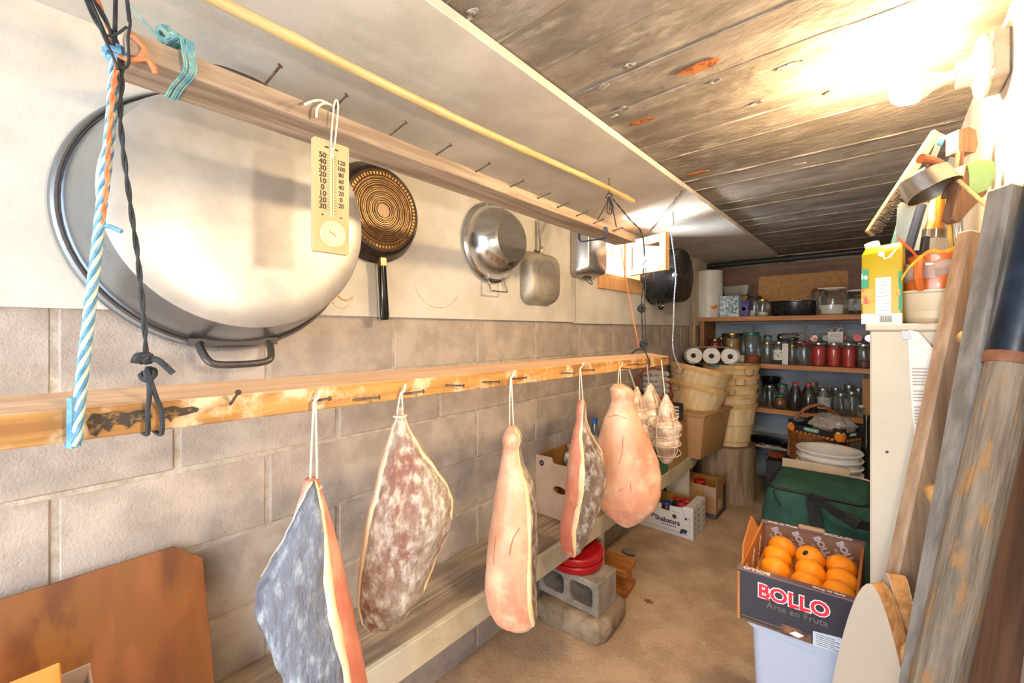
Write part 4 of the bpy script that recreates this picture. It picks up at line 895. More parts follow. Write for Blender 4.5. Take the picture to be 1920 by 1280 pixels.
ln.tube([Mf @ V(gw-.0+(-.07)*math.cos(a), GH-.005-.075*math.sin(a), .0002) for a in [i*.13 for i in range(12)]], .0008, 4)
part('printed_lines', ln, INKG, gfp, 1)
def jar(label, loc, r, h, lid=SILV, lidh=.014, fill=None, fillh=.8, kind='mason', glass=None, M=None, cat='jar', group=None, band=None, name='glass_jar', lab=None, lidr=None, n=20):
    root = thing(name, label, cat, loc, random.uniform(0, 6), group, M=M)
    lr = lidr or r*.82
    if kind == 'mason': pr = [(0, 0), (r*.9, 0), (r, .006), (r, h*.70), (r*.97, h*.76), (lr*.97, h*.86), (lr*.95, h-lidh)]
    elif kind == 'round': pr = [(0, 0), (r*.55, 0), (r*.85, h*.1), (r, h*.36), (r*.97, h*.55), (r*.8, h*.74), (lr, h*.84), (lr*.95, h-lidh)]
    elif kind == 'bottle': pr = [(0, 0), (r*.92, 0), (r, .008), (r, h*.45), (r*.9, h*.6), (r*.62, h*.8), (lr*.95, h*.9), (lr*.92, h-lidh)]
    elif kind == 'flour': pr = [(0, 0), (r*.9, 0), (r*.98, .01), (r, h*.3), (r, h*.62), (r*.9, h*.8), (r*.78, h*.9), (r*.84, h-lidh)]
    else: pr = [(0, 0), (r*.94, 0), (r, .006), (r, h-lidh-.012), (r*.94, h-lidh-.004), (lr*.96, h-lidh)]
    part('glass', MB().lathe(pr, n, caps=False), glass or GLASS, root, smooth=50)
    if fill:
        fh = h*fillh; q = [(0, .004)]
        for (a, b_), (c, d) in zip(pr[1:-1], pr[2:]):
            if b_+.004 < fh: q.append((max(a-.003, .001), max(b_, .004)))
        for (a, b_), (c, d) in zip(pr[1:-1], pr[2:]):
            if b_ <= fh <= d: q.append((max(a+(c-a)*(fh-b_)/(d-b_)-.003, .001), fh))
        q.append((0, fh))
        part('contents', MB().lathe(q, n, caps=False), fill, root, smooth=50)
    if lid: part('lid', MB().lathe([(lr*.96, h-lidh), (lr, h-lidh), (lr, h-.003), (lr*.93, h), (0, h)], n, caps=False), lid, root, smooth=40)
    if lab: part('label_paper', MB().lathe([(r+.0006, h*.18), (r+.0008, h*.19), (r+.0008, h*.62), (r+.0006, h*.63)], n, caps=False), lab, root)
    return root
DARKJ = mat('dark_preserve', '#4a1f14', '#341409', 20, .4)
jar('red-lidded jar at the near right corner of the white crate', (-.985, 2.835, .0085), .034, .185, REDL, fill=DARKJ)
jar('red-lidded jar behind another in the white crate', (-.985, 2.93, .0085), .034, .185, REDL, fill=DARKJ)
jar('red-lidded jar at the inner side of the white crate', (-1.055, 2.95, .0085), .032, .175, REDL, fill=DARKJ)
jar('blue-lidded jar in the middle of the white crate', (-1.085, 2.835, .0085), .034, .175, BLUEL, fill=mat('amber_preserve', '#8a4a1a', '#6b3512', 20, .4))
jar('dark amber jar with gold lid at the inner end of the white crate', (-1.175, 2.86, .0085), .034, .165, GOLD, fill=DARKJ)
# brown carton behind
o = openbox('cardboard_box', 'small brown carton with dark base band behind the white crate', -1.15, -.872, 3.19, 3.43, .001, .225, CARD, CARDI, hs=.225)
part('base_band', MB().box((-1.151, 3.1888, .001), (-.8705, 3.4315, .035)), mat('dark_band', '#4c4546', rough=.8), o, 1)
part('dark_end', MB().box((-.872, 3.36, .035), (-.8702, 3.431, .2)), mat('dark_end', '#4a3a2e', rough=.8), o, 1)
part('sticker', MB().box((-.872, 3.25, .06), (-.8702, 3.30, .12)), mat('pale_green_paper', '#c3c7ab', rough=.8), o, 1)
part('tape', MB().box((-.95, 3.188, .15), (-.872, 3.1902, .2255)), CARDP, o, 1)
part('flap', MB().box((-.874, 3.19, .225), (-.87, 3.43, .27), None), CARD, o, 1)
jar('red-lidded jar standing in the small brown carton', (-1.0, 3.25, .0075), .045, .235, REDL, fill=DARKJ)
# red tubs, breeze block, stone, joist offcut
st = thing('flat_stone', 'flat rough stone slab under the hollow concrete block', 'stone', (-1.06, 1.7, 0))
rows = []
for z, s_ in ((0.0, .93), (.03, 1.0), (.075, .98), (.093, .9), (.098, .84)):
    ring = []
    for k in range(40):
        a = 2*math.pi*k/40; q = 1+.07*noise.noise(V(math.cos(a)*2, math.sin(a)*2, z*6)); sx_s = math.copysign(abs(math.cos(a))**.4, math.cos(a)); sy_s = math.copysign(abs(math.sin(a))**.4, math.sin(a))
        ring.append((.185*s_*q*sx_s, .15*s_*q*sy_s, z))
    rows.append(ring)
part('slab', MB().loft(rows, M=Matrix.Rotation(.1, 4, 'Z')), mat('field_stone', '#8f7a62', '#6b5a49', 8, .9, bump=.5, bs=40, c3='#a08c72', s3=5), st, smooth=50)
cb = thing('concrete_block', 'hollow concrete block lying on its side on the flat stone', 'block', (-1.075, 1.69, .099))
ww, hh2, dd = .325, .147, .17
part('body', MB().prism([[(-ww/2, 0), (ww/2, 0), (ww/2, hh2), (-ww/2, hh2)], rrect(.115, .088, .02, 4, -.075, hh2/2), rrect(.115, .088, .02, 4, .075, hh2/2)], dd, axes((0, dd/2, 0), (1, 0, 0), (0, 0, 1))), mat('grey_block', '#a3978a', '#857a6e', 12, .95, bump=.6, bs=130), cb, bevel=.005)
for i, (lab, dz) in enumerate((('lower red plastic lid resting on the concrete block', 0), ('upper red plastic lid with recessed top under the bench', .036))):
    r_ = .128
    solo('red_lid', MB().lathe([(0, 0), (r_-.012, 0), (r_-.004, .004), (r_, .02), (r_+.002, .03), (r_-.002, .036), (r_-.016, .037), (r_-.022, .028), (0, .026)], 40, Matrix.Translation((-1.085, 1.70, .2475+dz)), caps=False), mat('red_plastic', '#b31420', '#a01019', 4, .32), lab, 'lid', group='red plastic lids')
jo = thing('joist_offcut', 'orange-brown wooden joist offcut standing on the floor', 'offcut', (-1.03, 2.02, 0))
JW = woody('joist_wood', '#b9773a', '#93561f', 'X', 4)
Mj = Matrix.Translation((-1.03, 2.02, 0)) @ Matrix.Rotation(.12, 4, 'Z')
part('top_flange', MB().box((-.1, -.075, .105), (.07, .075, .135), Mj), JW, jo, 1, bevel=.003)
part('bottom_flange', MB().box((-.1, -.075, 0), (.07, .075, .03), Mj), JW, jo, 1, bevel=.003)
part('web', MB().box((-.1, -.05, .03), (.055, -.036, .105), Mj), JW, jo, 1)
part('web', MB().box((-.1, .0, .03), (.05, .075, .105), Mj), JW, jo, 1)
solo('stone_chip', MB().ball((-1.13, 2.36, .0155), .035, 12, 8, sq=(1.2, .8, .45)), mat('stone_grey', '#8f8577', '#736a5e', 20, .9), 'small grey stone on the floor under the bench', 'stone')
lf = PZ(1216, 1127, .001)
solo('dry_leaf', MB().prism([(.03*(1 if i % 2 else .55)*math.cos(i*.524), .022*(1 if i % 2 else .6)*math.sin(i*.524)) for i in range(12)], .001, Matrix.Translation(lf)), mat('leaf_brown', '#8a5a3c', rough=.9), 'small dry brown leaf on the open concrete floor', 'leaf')
rr_ = random.Random(4); db = MB()
for i in range(90):
    x, y = rr_.uniform(-.95, -.2), rr_.uniform(.9, 3.2); s_ = rr_.uniform(.0015, .005)
    db.ball((x, y, s_*.4), s_, 6, 4, sq=(1, 1.4, .5))
solo('floor_debris', db, mat('crumbs', '#c9b797', '#8a765c', 60, .9), 'scattered crumbs of plaster and straw over the concrete floor', 'debris', kind='stuff')
# ================================================================== SHELVES
SY0, SY1 = 4.03, 4.42
ZT, Z2, Z3, Z4 = 1.458, 1.06, .69, .38
sh_ = thing('shelving', 'four rough pine shelves across the back wall loaded with jars', 'shelves', (-.55, 4.2, 0))
for z in (ZT, Z2, Z3): part('shelf_board', MB().box((XL+.035, SY0, z-.038), (XR-.005, SY1, z)), W_SHELF, sh_, 1, bevel=.002)
part('shelf_board', MB().box((XL+.035, SY0, Z4-.02), (XR-.005, SY1, Z4)), mat('pale_shelf', '#c9bda8', '#a89a84', 5, .6), sh_, 1, bevel=.002)
W_POST = woody('post_pine', '#a8754a', '#8c5c36', 'Z')
for z0, z1 in ((0, Z4-.02), (Z4, Z3-.038), (Z3, Z2-.038), (Z2, ZT-.038)):
    part('post', MB().box((XL+.036, SY0+.02, z0), (XL+.075, SY1-.02, z1)), W_POST, sh_, 1)
    part('post', MB().box((XR-.05, SY0+.02, z0), (XR-.012, SY1-.02, z1)), W_POST, sh_, 1)
def SX(px, Y, z): p = PY(px, HZ, Y); return V(p.x, Y, z+.0006)
def wid(px0, px1, Y):    # true width of something spanning these columns at depth Y
    f = (Y/R((px0+px1)/2, HZ).y); return (px1-px0)*f/FPX
# ---- top shelf
BU = mat('white_bucket_plastic', '#dfdedb', '#d5d4d0', 4, .4)
bc = SX(1329, 4.15, ZT)
def bucket(c, r0, r1, h, m=BU, n=36): return MB().lathe([(0, 0), (r0, 0), (r0+(r1-r0)*.85, h*.85), (r1+.003, h*.86), (r1+.004, h*.90), (r1, h*.91), (r1+.001, h-.01), (r1+.005, h-.009), (r1+.006, h), (r1-.001, h), (r1-.003, h*.5), (r0-.003, .006), (0, .006)], n, Matrix.Translation(c), caps=False)
for i in range(8):
    lab = 'lowest white bucket of the nested stack, with a yellow sticker' if i == 0 else 'topmost white bucket of the nested stack on the top shelf' if i == 7 else ('second', 'third', 'fourth', 'fifth', 'sixth', 'seventh')[i-1]+' white bucket from the bottom of the nested stack on the top shelf'
    o = thing('plastic_bucket', lab, 'bucket', bc+V(0, 0, .0285*i), group='nested white buckets')
    part('shell', bucket(V(0, 0, 0), .098, .114, .225), BU, o)
    if i == 0: part('sticker', MB().prism(ell(.03, .026), .001, axes((.07, -.082, .095), (.8, .6, 0), (0, 0, 1))), mat('yellow_sticker', '#e0b02a', '#d4681f', 30, .5, lo=.5, hi=.55), o)
def flatbox(name, label, px0, px1, Y, z, h, d, m, cat='box', rot=0, bevel=.002):
    a, b_ = SX(px0, Y, z), SX(px1, Y, z); w = b_.x-a.x
    root = thing(name, label, cat, (a+b_)/2+V(0, d/2, 0), rot)
    part('body', MB().box((-w/2, -d/2, 0), (w/2, d/2, h)), m, root, bevel=bevel)
    return root, w
o, w = flatbox('tissue_box', 'pale blue and white patterned box beside the bucket stack', 1349, 1385, 4.06, ZT, .185, .11, mat('blue_marble_card', '#8fb0bd', '#dfe6e8', 40, .5, lo=.45, hi=.56))
part('print_panel', MB().box((-w*.02, -.0565, .03), (w*.46, -.055, .18)), mat('blue_marble_dark', '#5b8797', '#c3d3d8', 50, .5, lo=.45, hi=.56), o)
part('printed_word', MB().box((-w*.2, -.0568, .075), (w*.05, -.0555, .081)), INKB, o)
o, w = flatbox('purple_box', 'small purple printed box beside the patterned box', 1385, 1404, 4.14, ZT, .14, .12, mat('purple_card', '#3b3278', '#5a4a98', 20, .5))
part('pale_print', MB().box((-w*.2, -.0615, .05), (w*.3, -.06, .09)).prism(ell(.018, .018), .001, axes((0, -.0605, .07), (1, 0, 0), (0, 0, 1))), mat('lilac', '#9a8fc8', rough=.5), o)
cx = SX(1380, 4.22, ZT)
o, w = flatbox('cardboard_box', 'low brown box behind the purple box', 1356, 1402, 4.28, ZT, .195, .1, CARD)
cp = thing('clear_container', 'clear plastic food container on top of the boxes', 'container', V(SX(1380, 4.2, 0).x, 4.25, ZT+.197))
part('shell', MB().loft([[(x, y, 0) for x, y in rrect(.19, .12, .02)], [(x, y, .085) for x, y in rrect(.235, .15, .02)], [(x, y, .087) for x, y in rrect(.245, .16, .02)], [(x, y, .085) for x, y in rrect(.225, .14, .02)], [(x, y, .004) for x, y in rrect(.18, .11, .02)]]), CLEARP, cp)
def J(label, px0, px1, Y, z, h, **k):
    r = wid(px0, px1, Y)/2; c = SX((px0+px1)/2, Y, z); return jar(label, c, r, h, **k)
J('straight jar with black lid at the left of the top shelf', 1401, 1429, 4.25, ZT, .185, lid=BLACKM, kind='straight', lidr=None, fill=mat('pale_label_fill', '#d8d2c4', rough=.8), fillh=.3)
J('squat jar with gold lid before the black-lidded one', 1418, 1441, 4.12, ZT, .145, lid=GOLD, kind='straight', fill=mat('oat_fill', '#cfc6b0', rough=.8), fillh=.25)
c = SX(1489, 4.18, ZT)
ro = thing('roasting_pan', 'oval black speckled roasting pan on the top shelf', 'pan', c)
part('pan', MB().lathe([(0, 0), (.145, 0), (.155, .01), (.168, .113), (.182, .118), (.182, .124), (.162, .121), (.148, .014), (0, .012)], 40, Matrix.Diagonal((1, .66, 1, 1)), caps=False), SPECK, ro)
FLOURM = mat('flour', '#e3dfd6', rough=.9)
J('large old storage jar half full of flour on the top shelf', 1534, 1586, 4.12, ZT, .212, lid=WHITEP, lidh=.012, kind='flour', fill=FLOURM, fillh=.36)
J('tall jar with gold lid behind the flour jar', 1524, 1549, 4.32, ZT, .235, lid=GOLD, kind='straight')
J('tall labelled jar with white lid near the yellow carton', 1588, 1621, 4.28, ZT, .20, lid=WHITEP, kind='straight', lab=mat('paper_label', '#d9d9d6', rough=.8))
J('round jar with gold lid half hidden by the yellow carton', 1602, 1634, 4.12, ZT, .15, lid=GOLD, kind='round')
a, b_ = PY(1422, 540, 4.385), PY(1591, 540, 4.385)
solo('chipboard_panel', MB().prism(rrect(b_.x-a.x, .37, .025, 4, (a.x+b_.x)/2, ZT+.187), .014, axes((0, 4.395, 0), (1, 0, 0), (0, 0, 1))), mat('chipboard', '#bb8d5c', '#a87a4a', 40, .8, c3='#cda673', s3=70, lo3=.62, hi3=.7), 'tan chipboard panel with rounded corners behind the top shelf jars', 'board', bevel=.002)
# ---- second shelf
CHIL = mat('pickled_chillies', '#c8682a', '#8a9a3a', 30, .5, c3='#b8301c', s3=22)
J('small red sauce jar with silver lid at the far left of the shelf', 1314, 1331, 4.2, Z2, .215, fill=SAUCE, lid=SILV)
J('small red sauce jar with gold lid behind the paper towels', 1331, 1350, 4.16, Z2, .2, fill=SAUCE, lid=GOLD)
J('third small red sauce jar behind the paper towels', 1345, 1361, 4.3, Z2, .215, fill=SAUCE, lid=SILV)
c = SX(1376, 4.28, Z2)
o = thing('black_pot', 'black enamel pot behind the jars on the second shelf', 'pot', c)
part('pot', MB().lathe([(0, 0), (.08, 0), (.095, .02), (.1, .24), (.105, .245), (.1, .25), (.09, .02), (0, .015)], 30, caps=False), BLACK, o)
J('jar of mixed pickled peppers with gold lid', 1357, 1388, 4.08, Z2, .255, fill=CHIL, fillh=.82, lid=GOLD, kind='straight')
c = SX(1389, 4.045, Z2)
J('tall clear jar with green lid and a little orange filling', 1391, 1425, 4.1, Z2, .265, lid=GREENL, lidh=.028, fill=mat('chilli_flakes', '#c86a3a', '#a8452a', 50, .8), fillh=.24, kind='straight')
J('clear preserving jar with dark blue lid behind', 1431, 1448, 4.28, Z2, .235, lid=BLUEL)
J('clear patterned preserving jar left of the labelled jar', 1427, 1450, 4.1, Z2, .18, lid=GOLD)
J('clear jar with small green label', 1450, 1471, 4.12, Z2, .185, lid=SILV, lab=mat('green_white_label', '#dfe3dc', '#3f7a4a', 10, .7, lo=.52, hi=.56))
solo('paper_card', MB().prism(rrect(.042, .17, .004), .003, axes(SX(1472, 4.05, Z2)+V(0, .004, .086), (1, 0, .0), (0, .1, 1))), WHITEC, 'blank white card propped against the second shelf jars', 'card')
J('narrow clear jar with gold lid right of the white card', 1477, 1494, 4.1, Z2, .165, lid=GOLD)
J('back-row jar with gold lid above the narrow one', 1476, 1494, 4.28, Z2, .215, lid=GOLD)
J('wide clear jar with red and white lid', 1494, 1521, 4.1, Z2, .178, lid=REDL, lidh=.01, kind='straight')
LEVEL = .183
J('left of the three jars of bright red tomato sauce', 1522, 1549, 4.08, Z2, LEVEL, fill=SAUCE, fillh=.84, lid=SILV)
J('middle of the three jars of bright red tomato sauce', 1551, 1577, 4.08, Z2, LEVEL, fill=SAUCE, fillh=.84, lid=SILV)
J('right of the three jars of bright red tomato sauce', 1579, 1605, 4.07, Z2, LEVEL, fill=SAUCE, fillh=.84, lid=SILV)
J('partly filled dark red jar by the cream cabinet', 1606, 1633, 4.07, Z2, .178, fill=mat('beet', '#6a1a20', rough=.4), fillh=.3, lid=SILV)
# back row carrying the jars that lie on their sides
rowx = (1455, 1500, 1528, 1556, 1584, 1612)
for i, px in enumerate(rowx):
    J(('clear back-row jar under the slanting jar', 'clear back-row jar under the dark lying jar', 'red sauce jar in the back row, left', 'red sauce jar in the back row behind the calendar', 'red sauce jar in the back row, right of the calendar', 'clear back-row jar by the cabinet')[i], px-12, px+12, 4.255, Z2, .185, fill=SAUCE if 2 <= i <= 4 else None, fillh=.8)
def lying(label, px, Y, z, r, L, lid, fill=None, ang=0, glass=None, tilt_=0):
    d = R(px, HZ); d = V(d.x, d.y, 0).normalized(); d = Matrix.Rotation(ang, 3, 'Z') @ d; d = (d+V(0, 0, -tilt_)).normalized()
    c = SX(px, Y, z)+V(0, 0, r)
    M_, _ = frame(c+d*L*.72, c-d*L*.28)
    return jar(label, None, r, L, lid=lid, fill=fill, M=M_, glass=glass, kind='straight', lidr=r*.9)
zl = Z2+.187
lying('clear jar lying slanted on the back-row jars', 1470, 4.2, zl, .034, .15, SILV, ang=-1.1, tilt_=-.05)
lying('clear jar lying on its side with dark end', 1503, 4.2, zl, .034, .13, None)
lying('jar lying on its side with red and white lid', 1526, 4.2, zl-.004, .032, .13, mat('red_white_lid', '#d23a3a', '#efe6de', 60, .4, lo=.5, hi=.55))
lying('jar lying on its side with pale green lid', 1549, 4.22, zl, .028, .12, mat('pale_green_lid', '#a9c4a8', rough=.5))
lying('jar lying on its side, red lid peeping beside the calendar', 1580, 4.26, zl, .028, .12, REDL)
lying('jar lying on its side with bright red lid', 1608, 4.2, zl, .034, .13, REDL)
lying('jar lying at the right end of the back row', 1630, 4.22, zl, .032, .12, SILV)
lying('green-lidded jar lying at the shelf edge beside the towels', 1392, 4.06, Z2, .036, .11, mat('pale_lid', '#a8b59a', '#cfd0c4', 20, .4))
cl = thing('wall_calendar', 'small white tear-off calendar headed 2023 behind the sauce jars', 'calendar', SX(1566, 4.15, Z2)+V(0, .01, 0))
part('pad', MB().box((-.048, -.002, .12), (.048, .004, .275)), WHITEC, cl)
part('backing', MB().box((-.05, .004, 0), (.05, .007, .30)), BLACKM, cl)
part('heading_strip', MB().box((-.05, -.0035, .268), (.05, -.002, .30)), mat('pattern_strip', '#3a3a3c', '#c9c9c9', 120, .7, lo=.5, hi=.56), cl)
text(cl, '2023', .034, mat('grey_text', '#9a9a98', rough=.8), axes((0, -.0024, .235), (1, 0, 0), (0, 0, 1)))
# ---- third shelf
J('clear preserving jar at the left of the third shelf', 1412, 1431, 4.12, Z3, .2, lid=SILV)
J('clear preserving jar second from the left on the third shelf', 1432, 1454, 4.14, Z3, .185, lid=SILV)
J('red-lidded clear jar in the dark left corner', 1406, 1422, 4.3, Z3, .225, lid=REDL)
J('clear jar with green lid behind the amber one', 1456, 1477, 4.26, Z3, .19, lid=GREENL)
o = jar('round jar of amber preserve with green lid on the third shelf', SX(1463, 4.09, Z3), .055, .118, lid=GREENL, fill=mat('amber_veg', '#9a5a1e', '#6d3a12', 14, .4), fillh=.8, kind='round', lidr=.036)
J('left dark wine-coloured bottle with red cap', 1480, 1503, 4.1, Z3, .225, lid=REDL, fill=DARKW, fillh=.86, kind='bottle', lidr=.024, cat='bottle', name='glass_bottle')
J('right dark wine-coloured bottle with red cap', 1503, 1530, 4.07, Z3, .228, lid=REDL, fill=DARKW, fillh=.86, kind='bottle', lidr=.024, cat='bottle', name='glass_bottle')
J('squat jar with gold lid behind the dark bottles', 1516, 1534, 4.3, Z3, .215, lid=GOLD)
J('preserving jar with silver lid and white label right of the bottles', 1532, 1555, 4.13, Z3, .195, lid=SILV, lab=mat('grey_label', '#c4c6c8', '#9aa0a4', 20, .7))
J('short preserving jar, third shelf, right of the labelled jar', 1566, 1588, 4.1, Z3, .168, lid=SILV)
J('back preserving jar above the short one', 1557, 1578, 4.27, Z3, .19, lid=SILV)
J('tall preserving jar near the right end of the third shelf', 1586, 1608, 4.1, Z3, .188, lid=SILV)
J('back preserving jar at the right end of the third shelf', 1582, 1602, 4.29, Z3, .215, lid=SILV)
J('clear jar beside the upright cardboard strip', 1601, 1619, 4.24, Z3, .2, lid=SILV)
J('tiny jar with pale lid at the shelf end', 1611, 1620, 4.08, Z3, .09, lid=WHITEP)
solo('cardboard_strip', MB().box((SX(1617, 4.1, 0).x, 4.1, Z3+.001), (SX(1633, 4.1, 0).x+.04, 4.104, Z3+.29)), CARD, 'upright cardboard strip at the right end of the third shelf', 'cardboard')
c = SX(1452, 4.28, Z3)
o = thing('black_pan', 'dark enamel pan at the back of the third shelf', 'pan', c+V(-.03, .04, 0))
part('pan', MB().lathe([(0, 0), (.05, 0), (.07, .2), (.078, .24), (.07, .24), (.062, .2), (.045, .01), (0, .01)], 30, caps=False), BLACK, o)
# ---- bottom shelf
for i, (px, Y, r_, lab) in enumerate(((1437, 4.2, .17, 'large dark pan lid on the bottom shelf, left one'), (1500, 4.15, .15, 'dark glass pan lid on the bottom shelf, right one'))):
    o = thing('pan_lid', lab, 'lid', SX(px, Y, Z4))
    part('dome', MB().lathe([(r_, 0), (r_+.004, .004), (r_*.9, .022), (r_*.5, .045), (0, .052)], 36), mat('dark_lid', '#33343a', '#24252a', 6, .22, metal=.6), o)
    part('rim', MB().tube([(r_*math.cos(k*.1571), r_*math.sin(k*.1571), .004) for k in range(40)], .004, 6, closed=True), STEEL, o)
    part('knob', MB().lathe([(.012, .05), (.012, .066), (.02, .072), (.02, .082), (0, .084)], 16) if i else MB().tube(smoothpath([(-.02, -r_, .004), (-.02, -r_-.02, .02), (.02, -r_-.02, .02), (.02, -r_, .004)]), .004, 8), STEEL, o)
o, w = flatbox('dark_carton', 'dark carton with dried goods under the bottom shelf', 1436, 1466, 3.78, 0, .33, .2, BLACKM, cat='carton')
crumple('dried_peppers', 'bunch of dried peppers lying in the dark carton top', (o.location.x, o.location.y, .355), .05, mat('dried_red', '#6b4a22', '#a03020', 30, .7), 5, cat='peppers', sq=(1.2, 1, .5))
# ================================================================== FLOOR GROUP: PAILS, FRUIT BOX, BASKET
pc = V(PY(1554, HZ, 3.30).x, 3.30, .001)
for i in range(4):
    lab = ('lowest', 'second', 'third', 'topmost')[i]+' wide white pail in the stack behind the green bag'
    o = thing('wide_pail', lab, 'pail', pc+V(0, 0, .042*i), group='nested wide white pails')
    part('shell', MB().lathe([(0, 0), (.13, 0), (.145, .40), (.150, .44), (.168, .455), (.172, .464), (.168, .469), (.148, .465), (.138, .39), (.124, .008), (0, .008)], 44, caps=False), WHITEP, o)
ztop = .001+.042*3+.47
PK = (pc.x, pc.y)
FB = thing('fruit_box', 'black and orange fruit box lettered BOUQUET on the white pails', 'box', (PK[0]-.0, PK[1]-.0, ztop), math.radians(0))
FBK = mat('black_card', '#222024', rough=.6); ORC = mat('orange_print', '#e8861c', rough=.6); TEALC = mat('teal_print', '#3fa08c', rough=.6)
cor = PZ(1578, 832, ztop+.001)                       # near corner
lf_ = PZ(1492, 812, ztop+.001); rt_ = PZ(1623, 832, ztop+.001)
e1 = V(lf_.x-cor.x, lf_.y-cor.y, 0); e2 = V(-e1.y, e1.x, 0).normalized()*-.27 if V(-e1.y, e1.x, 0).y < 0 else V(-e1.y, e1.x, 0).normalized()*.27
l1 = .36; e1 = e1.normalized(); e2 = e2.normalized(); l2 = .26
Mb = axes(cor, -e1, V(0, 0, 1)); Mb = Matrix.Translation(cor) @ Matrix((e1, e2, V(0, 0, 1))).transposed().to_4x4()
def face(a, u): return axes(a, u, V(0, 0, 1))
F1 = face(cor+e1*l1, -e1); F2 = face(cor, e2)
hb = .095
part('bottom', MB().box((0, 0, 0), (l1, l2, .004), Mb), FBK, FB, 1)
side1 = [(0, 0), (l1, 0), (l1, hb), (l1-.05, hb), (l1-.06, hb-.03), (.06, hb-.03), (.05, hb), (0, hb)]
side2 = [(0, 0), (l2, 0), (l2, hb), (l2-.045, hb), (l2-.055, hb-.03), (.055, hb-.03), (.045, hb), (0, hb)]
part('long_side', MB().prism(side1, .004, F1 @ Matrix.Translation((0, 0, -.004))), FBK, FB, 1)
part('long_side', MB().prism(side1, .004, F1 @ Matrix.Translation((0, 0, -l2))), FBK, FB, 1)
part('short_side', MB().prism(side2, .004, F2 @ Matrix.Translation((0, 0, -.004))), FBK, FB, 1)
part('short_side', MB().prism(side2, .004, F2 @ Matrix.Translation((0, 0, -l1))), FBK, FB, 1)
stp = MB()
for i in range(9): stp.prism([(0, 0), (.02, 0), (.034, .017), (.014, .017)], .0006, F1 @ Matrix.Translation((.045+.03*i, .006, 0)))
for i in range(6): stp.prism([(0, 0), (.016, 0), (.028, .016), (.012, .016)], .0006, F2 @ Matrix.Translation((.045+.03*i, .006, 0)))
part('orange_stripes', stp, ORC, FB, 1, kind='stuff')
fr_ = MB()
for F_, x in ((F1, l1-.018), (F1, .02), (F2, .018), (F2, l2-.02)): fr_.prism([(p[0], p[1]*(1.15 if p[1] < 0 else .9)) for p in ell(.026 if F_ is F1 else .024, .031, 18)], .0009, F_ @ Matrix.Translation((x, .042, 0)))
part('printed_fruit', fr_, ORC, FB, 1, kind='stuff')
lv = MB()
for F_, x in ((F1, l1-.02), (F1, .02), (F2, .018)): lv.prism(ell(.012, .006), .0012, F_ @ Matrix.Translation((x, .066, 0)))
part('printed_leaf', lv, mat('pale_leaf', '#b8d0b8', rough=.6), FB, 1)
part('badge', MB().prism(rrect(.105, .03, .014, 5), .0008, F1 @ Matrix.Translation((.165, .047, 0))).prism(rrect(.07, .02, .009, 5), .0008, F2 @ Matrix.Translation((.115, .05, 0))), TEALC, FB, 1)
text(FB, 'BOUQUET', .0205, INKW, F1 @ Matrix.Translation((.165, .047, .0012)), bold=.0003, w=1)
text(FB, 'BOUQUET', .013, INKW, F2 @ Matrix.Translation((.115, .05, .0012)), bold=.0002, w=1)
cc = cor+e1*.16+e2*.13
crumple('plastic_bag', 'knotted see-through bag in the black and orange fruit box', (cc.x+.02, cc.y, ztop+.085), .085, FILM, 12, sq=(1.5, 1.1, .85), amp=.3)
for i, (du, dv, r_) in enumerate(((.2, .13, .05), (.1, .12, .052), (.15, .17, .045))):
    q = cor+e1*du+e2*dv; crumple('wrapped_bundle', ('pale bundle left in the see-through bag', 'pale bundle right in the see-through bag', 'pale bundle at the back of the see-through bag')[i], (q.x, q.y, ztop+.06+.01*i), r_, mat('pale_paper', '#d9cfc4', '#c4b5a8', 9, .7), 20+i, cat='bundle', sq=(1.1, 1, 1), amp=.25)
wicker('wicker_basket', 'tall wicker basket with twisted handle arching behind the fruit box', (PY(1534, HZ, 3.72).x, 3.72, .002), .13, .175, .6, .20, math.radians(12), mat('honey_wicker', '#9a6236', '#774522', 30, .5, bump=.3))
# cream board between bag and pails
a, b_ = PZ(1470, 852, .545), PZ(1563, 868, .545)
cbm = axes(V(a.x, 3.075, .001), (1, 0.01, 0), (0, .0, 1))
solo('cream_board', MB().box((0, 0, 0), (.33, .545, .012), axes(V(-.46, 3.10, .001), (1, 0, 0), (0, 0, 1))), mat('cream_board', '#d3c2a8', '#c4b196', 4, .6), 'cream board standing between the green bag and the white pails', 'board', bevel=.004)
TB = mat('white_tub', '#ddd8ce', '#d0cabd', 5, .45)
for i in range(4):
    o = thing('white_tub', ('lowest', 'second', 'third', 'top')[i]+' white plastic tub stacked beside the cabinet', 'tub', (-.115, 3.12, .001+.05*i+0), group='stacked white tubs')
    part('shell', MB().lathe([(0, 0), (.06, 0), (.072, .29), (.082, .32), (.084, .33), (.076, .328), (.064, .28), (.054, .006), (0, .006)], 30, caps=False), TB, o)
jar('tall black bottle leaning upright between fruit box and cabinet', V(PY(1625, HZ, 3.5).x, 3.5, .001), .04, .80, lid=BLACK, lidh=.05, kind='bottle', glass=BLACK, cat='bottle', name='glass_bottle', lidr=.018)
